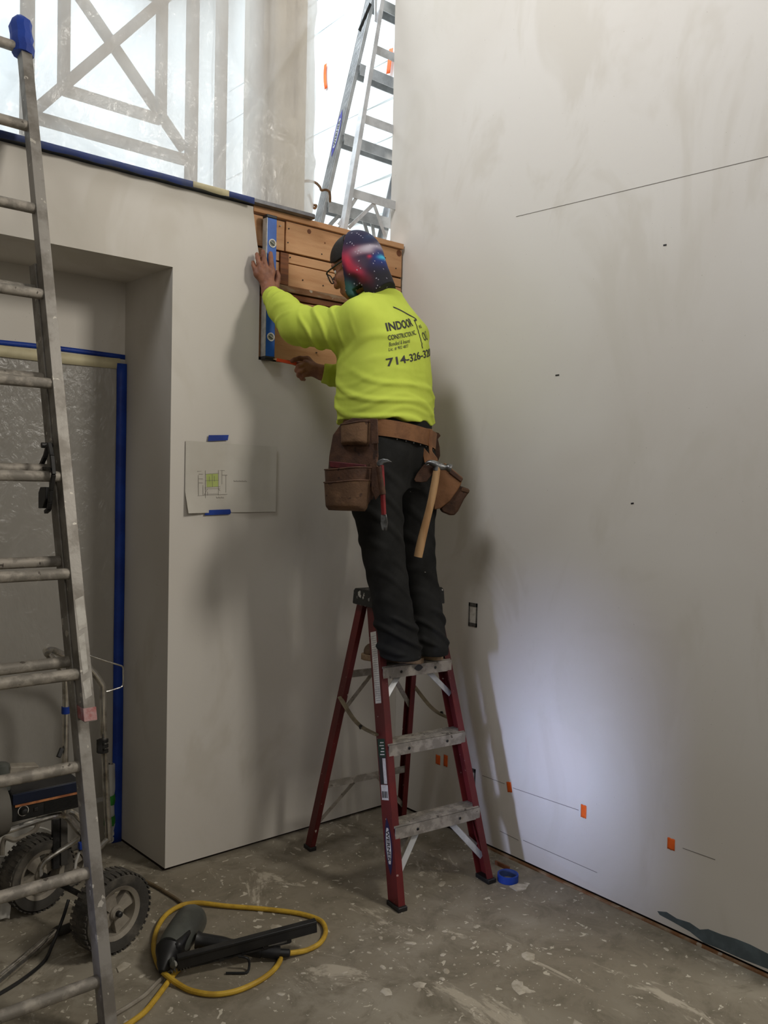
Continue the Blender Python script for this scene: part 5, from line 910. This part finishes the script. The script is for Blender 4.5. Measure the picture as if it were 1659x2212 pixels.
# ---- print on the back of the shirt, laid round the body from the spine
bvh = BVHTree.FromPolygons([tuple(p) for p in SV], [tuple(q) for q in SF])
BC = A(np.interp(2.13, cz, CX), np.interp(2.13, cz, CY), 2.13)
def on_shirt(sx, v, off=0.0016):
    """sx metres to the right of the spine round the back, v metres up from z = 2.13"""
    ph = TH + math.pi + sx/0.195; d = A(math.cos(ph), math.sin(ph), 0); c = A(np.interp(2.13 + v, cz, CX), np.interp(2.13 + v, cz, CY), 2.13 + v); o = c + d*0.6
    h = bvh.ray_cast(Vector(o), Vector(-d), 1.0)
    return np.array(h[0]) + d*off if h[0] is not None else o - d*0.4
TILT = 14.5*D2R
def lay(V, F, sx, v, name='shirt_print'):
    bm = bmesh.new(); vs = [bm.verts.new((float(a), float(b), 0)) for a, b in V]
    for f in F:
        try: bm.faces.new([vs[i] for i in f])
        except ValueError: pass
    bmesh.ops.triangulate(bm, faces=bm.faces)
    for _ in range(4):
        ed = [e for e in bm.edges if e.calc_length() > 0.006]
        if ed: bmesh.ops.subdivide_edges(bm, edges=ed, cuts=1); bmesh.ops.triangulate(bm, faces=bm.faces)
    bm.verts.index_update(); V = [v_.co[:2] for v_ in bm.verts]; F = [tuple(v_.index for v_ in f.verts) for f in bm.faces]; bm.free()
    P = []
    for a, b in V:
        x = sx + a*math.cos(TILT) - b*math.sin(TILT)*0.6; y = v + b*math.cos(TILT) + a*math.sin(TILT); P.append(on_shirt(x, y))
    return MB().add(P, F).build(name, M['ink'], shirt, sharp=180)
def word(txt, sx, v, h, w, bold=0.0, shear=0.0):
    V, F = text_tris(txt, 1.0, bold=bold, shear=shear); V = V - V.min(0); V = V/V.max(0)*A(w, h); lay(V, F, sx, v)
def stroke(pts, w):
    P = np.array(pts, float); n = len(P); L_, R_ = [], []
    for i in range(n):
        d = P[min(i + 1, n - 1)] - P[max(i - 1, 0)]; d = d/np.linalg.norm(d); nn = A(-d[1], d[0])*w/2; L_.append(P[i] + nn); R_.append(P[i] - nn)
    o0 = np.array(L_ + R_)
    V = o0; fl = [(i, i + 1, n + i + 1, n + i) for i in range(n - 1)]
    global TILT; t_ = TILT; TILT = 0.0; lay(V, fl, 0, 0); TILT = t_
# shirt lettering: positions are metres round the back and up from z = 2.13
word('INDOOR', -0.163, 0.090, 0.037, 0.187, 0.03); word('CONSTRUCTION, INC.', -0.159, 0.051, 0.023, 0.190, 0.012)
word('Bonded & Insured', -0.157, 0.030, 0.016, 0.114, 0.0, 0.3); word('Lic. # 902 4877', -0.159, 0.010, 0.014, 0.102, 0.0, 0.3)
word('AND', 0.062, 0.132, 0.014, 0.034, 0.01); word('OUT', 0.074, 0.080, 0.037, 0.085, 0.01)
word('714-326-3200', -0.167, -0.052, 0.033, 0.345, 0.02)
stroke([(-0.109 + 0.192*t, 0.206 - 0.030*t) for t in np.linspace(0, 1, 30)], 0.0065); stroke([(0.083 - 0.042*t, 0.175 - 0.013*t) for t in np.linspace(0, 1, 8)], 0.0075); stroke([(0.044 + 0.004*t + 0.0015*math.sin(t*40), 0.164 - 0.118*t) for t in np.linspace(0, 1, 30)], 0.0055)
# ------------------------------------------------------------------ tool belt
BZ = 1.838
def bz(ph): return BZ - 0.022 + 0.028*math.sin(ph)
tb = thing('tool_belt', A(*J['pel'][:2], BZ - 0.35), 'brown leather tool belt with hanging pouches worn round the waist', 'tool belt')
phs = np.linspace(0, 2*math.pi, 72, endpoint=False); mb = MB(); V = []
for e in (0.012, 0.017):
    for dz in (-0.033, 0.033): V.append([hip_pt(p, bz(p) + dz, e + (0.004 if dz > 0 else 0)) for p in phs])
n = len(phs); flatV = [p for r in V for p in r]; F = []
for i in range(n):
    j = (i + 1) % n
    for a, b in ((0, 1), (1, 3), (3, 2), (2, 0)): F.append((a*n + i, a*n + j, b*n + j, b*n + i))
mb.add(flatV, F); mb.build('belt', M['strap'], tb)
for p in np.linspace(-1.1, 0.55, 9): MB().lathe(hip_pt(p, bz(p) - 0.037, 0.006), hip_pt(p, 1, 1.0) - hip_pt(p, 1, 0.0), [(0.0035, 0), (0.0035, 0.004), (0.0015, 0.006)], 8).build('belt_stud', M['steel'], tb)
def pocket(o, n, w, zb, zt, D, Dt, name, mat, parent, wb=None, rim=0.006, t=0.003, flat=0.55):
    """bag with a bulging front: o = centre point on the backing, n = outward"""
    n = nrm(n); sx = nrm(np.cross(A(0, 0, 1), n)); wb = wb or w; us = np.linspace(-1, 1, 17); vs = np.concatenate([np.linspace(0, 0.2, 5), np.linspace(0.3, 1, 7)])
    def outer(u, v, e=0.0):
        ww = (wb + (w - wb)*v)*0.5*(1 - 0.10*max(0, 0.12 - v)/0.12); dd = (D + (Dt - D)*v)*(1 - max(0, 0.2 - v)**2/0.04*0.75)
        sh = (1 - abs(u)**3.2)**0.6; z = zb + (zt - zb)*v + 0.006*math.sin(2*u)*v
        p = o + sx*(u*(ww - e)) + n*max(0.001, dd*sh - e); p[2] = z + (e if v < 0.01 else 0); return p
    mb = MB(); mb.grid(outer, us, vs); mb.grid(lambda u, v: outer(u, v, t), us, vs)
    nv = len(vs); nu = len(us); off = nu*nv
    for i in range(nu - 1): mb.f.append((i*nv + nv - 1, (i + 1)*nv + nv - 1, off + (i + 1)*nv + nv - 1, off + i*nv + nv - 1)); 
    mb.add([outer(u, 0) for u in us] + [o + sx*(u*wb*0.5) + A(0, 0, zb - o[2]) for u in us], [(i, i + 1, nu + i + 1, nu + i) for i in range(nu - 1)])
    ob = mb.build(name, mat, parent, sharp=60)
    if rim: MB().tube([outer(u, 1.0) for u in us], rim*0.5, 8).build('rim_binding', M['leather'], ob)
    return ob
# left pouch
pn = nrm(A(math.cos(214*D2R), math.sin(214*D2R), 0)); ps = nrm(np.cross(A(0, 0, 1), pn))
def on_pl(px, py, e=0.0):                                      # a point on the pouch's backing plane
    v = ray(px, py); c = PC + pn*e; return CAM + v*((pn@c - pn@CAM)/(pn@v))
PC = hip_pt(0.98, BZ, 0.062)
bp = [(762, 903), (806, 906), (816, 940), (818, 985), (812, 1040), (806, 1078), (780, 1088), (735, 1092), (716, 1080), (708, 1040), (712, 985), (720, 940), (738, 915)]
P = [on_pl(*q) for q in bp]; MB().prism(P, [p + pn*0.006 for p in P]).build('pouch_back', M['leather'], tb, bev=0.002)
def pk(px0, px1, pyb, pyt, e, D, Dt, nm, mt, wb=None):
    c0, c1 = on_pl(px0, (pyb + pyt)/2, e), on_pl(px1, (pyb + pyt)/2, e); c = (c0 + c1)/2; w = np.linalg.norm(c1 - c0); zb_, zt_ = on_pl((px0 + px1)/2, pyb, e + D*0.6)[2], on_pl((px0 + px1)/2, pyt, e + Dt*0.8)[2]
    return pocket(c, pn, w, zb_, zt_, D, Dt, nm, M[mt], tb, wb and w*wb)
pk(736, 800, 962, 913, 0.006, 0.040, 0.034, 'tape_pocket', 'suede', 0.95)
pk(702, 806, 1090, 1012, 0.006, 0.070, 0.080, 'inner_pocket', 'leather', 0.9)
pk(700, 800, 1104, 1040, 0.040, 0.070, 0.066, 'outer_pocket', 'suede', 0.88)
P = [on_pl(*q, 0.03) for q in ((714, 996), (792, 1004), (794, 1018), (716, 1010))]; MB().prism(P, [p + pn*0.018 for p in P]).build('red_pad', mk('dark_red_pad', S(96, 26, 30), 0.6, 0, S(70, 20, 22), 14), tb, bev=0.003)
P = [on_pl(*q, 0.010) for q in ((800, 1000), (816, 990), (822, 1066), (812, 1080), (804, 1060))]; MB().prism(P, [p + pn*0.012 for p in P]).build('side_holder', M['leather'], tb, bev=0.003)
P = [on_pl(*q, 0.02) for q in ((800, 904), (816, 905), (818, 958), (803, 960))]; MB().prism(P, [p + pn*0.006 for p in P]).build('belt_loop', M['leather'], tb, bev=0.002)
# pry bar through its leather sleeve
pb_ = thing('pry_bar', on_pl(830, 1146, 0.05), 'small red pry bar with steel claws in the left pouch sleeve', 'pry bar')
q0, q1, q2 = on_pl(824, 1005, 0.052), on_pl(829, 1112, 0.052), on_pl(831, 1146, 0.054)
MB().tube([q0, q1], 0.0112, 10, flat=0.75).build('shank', M['redpaint'], pb_)
sxp = ps if np.dot(ps, RT) > 0 else -ps
bw = [on_pl(824, 1112, 0.050), on_pl(835, 1110, 0.050), on_pl(838, 1128, 0.050), on_pl(836, 1146, 0.050), on_pl(832.5, 1146, 0.050), on_pl(831.5, 1139, 0.050), on_pl(829.5, 1146, 0.050), on_pl(826, 1145, 0.050), on_pl(823, 1130, 0.050)]; MB().prism(bw, [p + pn*0.006 for p in bw]).build('claw_end', M['steel'], pb_, bev=0.001)
hk = [on_pl(*q, 0.048) for q in ((816, 1006), (815, 1000), (819, 994), (829, 991), (838, 992), (848, 998), (838, 999), (829, 1001), (826, 1008))]; MB().prism(hk, [p + pn*0.012 for p in hk]).build('hook_end', M['steel'], pb_, bev=0.002)
sv = [on_pl(819, 1008, 0.052), on_pl(822, 1030, 0.052), on_pl(825, 1055, 0.052), on_pl(827, 1068, 0.052)]; MB().tube(sv, [0.015, 0.0145, 0.014, 0.0135], 12, flat=0.8).build('bar_sleeve', M['leather'], tb)
# right side: loop, flap, nail bag
def PR(px, py, e=0.0): return PD(px, py, RD - e)
RD = proj(hip_pt(-0.75, BZ, 0.016))[2]
def slab(pts, th, nm, mt, e=0.0, bev=0.002): 
    P = [PR(*q, e) for q in pts]; return MB().prism(P, [p + FW*th for p in P]).build(nm, M[mt], tb, bev=bev)
slab(((913, 924), (935, 927), (934, 935), (934, 975), (945, 990), (946, 998), (917, 1000), (914, 985), (914, 965), (920, 972), (927, 980), (925, 950), (922, 930)), 0.007, 'hammer_loop', 'strap', 0.085)
slab(((916, 1003), (938, 1006), (934, 1024), (922, 1040), (912, 1042), (898, 1041), (894, 1036), (901, 1022)), 0.006, 'leather_flap', 'leather', 0.088)
slab(((936, 932), (948, 935), (952, 941), (946, 948), (950, 966), (951, 984), (946, 998), (938, 992), (934, 975)), 0.030, 'small_holder', 'leather', -0.035)
# nail bag hanging open to the back and right
bag = [(952, 1004), (962, 1000), (1000, 1032), (996, 1046), (988, 1060), (972, 1082), (952, 1098), (938, 1101), (934, 1060), (938, 1010)]
slab(bag, 0.020, 'bag_panel', 'strap', -0.005, 0.004)
slab(((962, 1004), (974, 1012), (1001, 1034), (996, 1042), (970, 1022)), 0.045, 'bag_rim', 'leather', 0.003, 0.004)
slab(((988, 1042), (996, 1050), (1014, 1056), (1013, 1064), (1003, 1078), (990, 1104), (982, 1113), (973, 1113), (956, 1106), (951, 1098), (972, 1078)), 0.075, 'nail_pouch', 'leather', -0.018, 0.006)
slab(((998, 1052), (1015, 1058), (1013, 1066), (995, 1061)), 0.070, 'nail_pouch_rim', 'suede', -0.014, 0.004)
# framing hammer hanging by its head
hm = thing('hammer', PR(903, 1205, 0.05), 'wooden-handled claw hammer hanging in the belt loop at his right hip', 'hammer')
h0, h1 = PR(945, 1006, 0.115), PR(905, 1203, 0.105); hp = [h0 + (h1 - h0)*t + RT*(0.004*math.sin(t*5)) for t in np.linspace(0, 1, 12)]
MB().tube(hp, [0.015, 0.0165, 0.0172, 0.0174, 0.0172, 0.0170, 0.0170, 0.0176, 0.0186, 0.0196, 0.0204, 0.0194], 14, flat=0.8).build('handle', M['wood'], hm, bev=0)
hd = lambda px, py: PR(px, py, 0.115)
MB().tube(spl([hd(918, 1002), hd(926, 999), hd(936, 1001), hd(946, 1006), hd(956, 1009), hd(962, 1010), hd(966, 1010), hd(972, 1011), hd(975, 1012)], 3), [0.003, 0.005, 0.007, 0.009, 0.011, 0.012, 0.0135, 0.0150, 0.0155, 0.0150, 0.0145, 0.0140, 0.0130, 0.0120, 0.0110, 0.0110, 0.0115, 0.0130, 0.0150, 0.0165, 0.0170, 0.0170, 0.0165, 0.0165, 0.0150], 12).build('hammer_head', M['steel'], hm)
MB().tube(spl([hd(921, 1005), hd(930, 1003), hd(940, 1006)], 3), [0.002, 0.004, 0.005, 0.006, 0.007, 0.008, 0.008], 8).build('claw', M['steel'], hm)
MB().tube([hd(946, 1000), hd(943, 1017)], 0.0145, 12).build('hammer_eye', M['steel'], hm)
# ------------------------------------------------------------------ spirit level and pencil
LX0, LX1 = -0.823, -0.776; LZ0, LZ1 = 2.142, 2.762
lv = thing('spirit_level', (-0.80, -0.02, LZ0), 'blue box spirit level held upright at the edge of the bared timber', 'spirit level')
MB().span((LX0, -0.036, LZ0 + 0.014), (LX1, -0.0015, LZ1 - 0.014)).build('body', M['levelblue'], lv, bev=0.002)
MB().span((LX0 - 0.0025, -0.0365, LZ0 + 0.014), (LX0 + 0.0005, -0.001, LZ1 - 0.014)).build('measuring_edge', mk('milled_edge', S(186, 184, 178), 0.4, 0.4, S(160, 158, 152), 20), lv, bev=0.0008)
for z in (LZ0, LZ1 - 0.0145): MB().span((LX0 - 0.004, -0.038, z), (LX1 + 0.001, -0.0008, z + 0.0145)).build('end_cap', M['black'], lv, bev=0.003)
for py in (525, 728):
    c = ony(586, py, -0.0365); c[0] = (LX0 + LX1)/2 + 0.002
    MB().ring(c, (0, -1, 0), [(0.0135, -0.001), (0.0185, -0.001), (0.0185, 0.002), (0.0135, 0.002)], 28).build('vial_ring', M['paper'], lv)
    MB().lathe(c, (0, -1, 0), [(0.0135, -0.0008), (0.0135, 0.0004), (0.004, 0.0006)], 24).build('vial_window', mk('vial_window', S(112, 114, 108), 0.15), lv)
    MB().tube([c + A(-0.011, -0.0018, 0.006), c + A(0.011, -0.0018, -0.006)], 0.0035, 10).build('vial', mk('vial_fluid', S(150, 152, 140), 0.1), lv)
pc = thing('pencil', ony(612, 779, -0.075), 'orange marking pencil in his right hand at the foot of the level', 'pencil')
MB().beam(ony(597, 777, -0.062), ony(640, 786, -0.088), 0.0135, 0.008, A(0, 0, 1)).build('shaft', M['pencilred'], pc, bev=0.001)
MB().tube([ony(597, 777, -0.062), ony(590, 775.5, -0.057)], [0.005, 0.001], 8).build('point', M['wood'], pc)
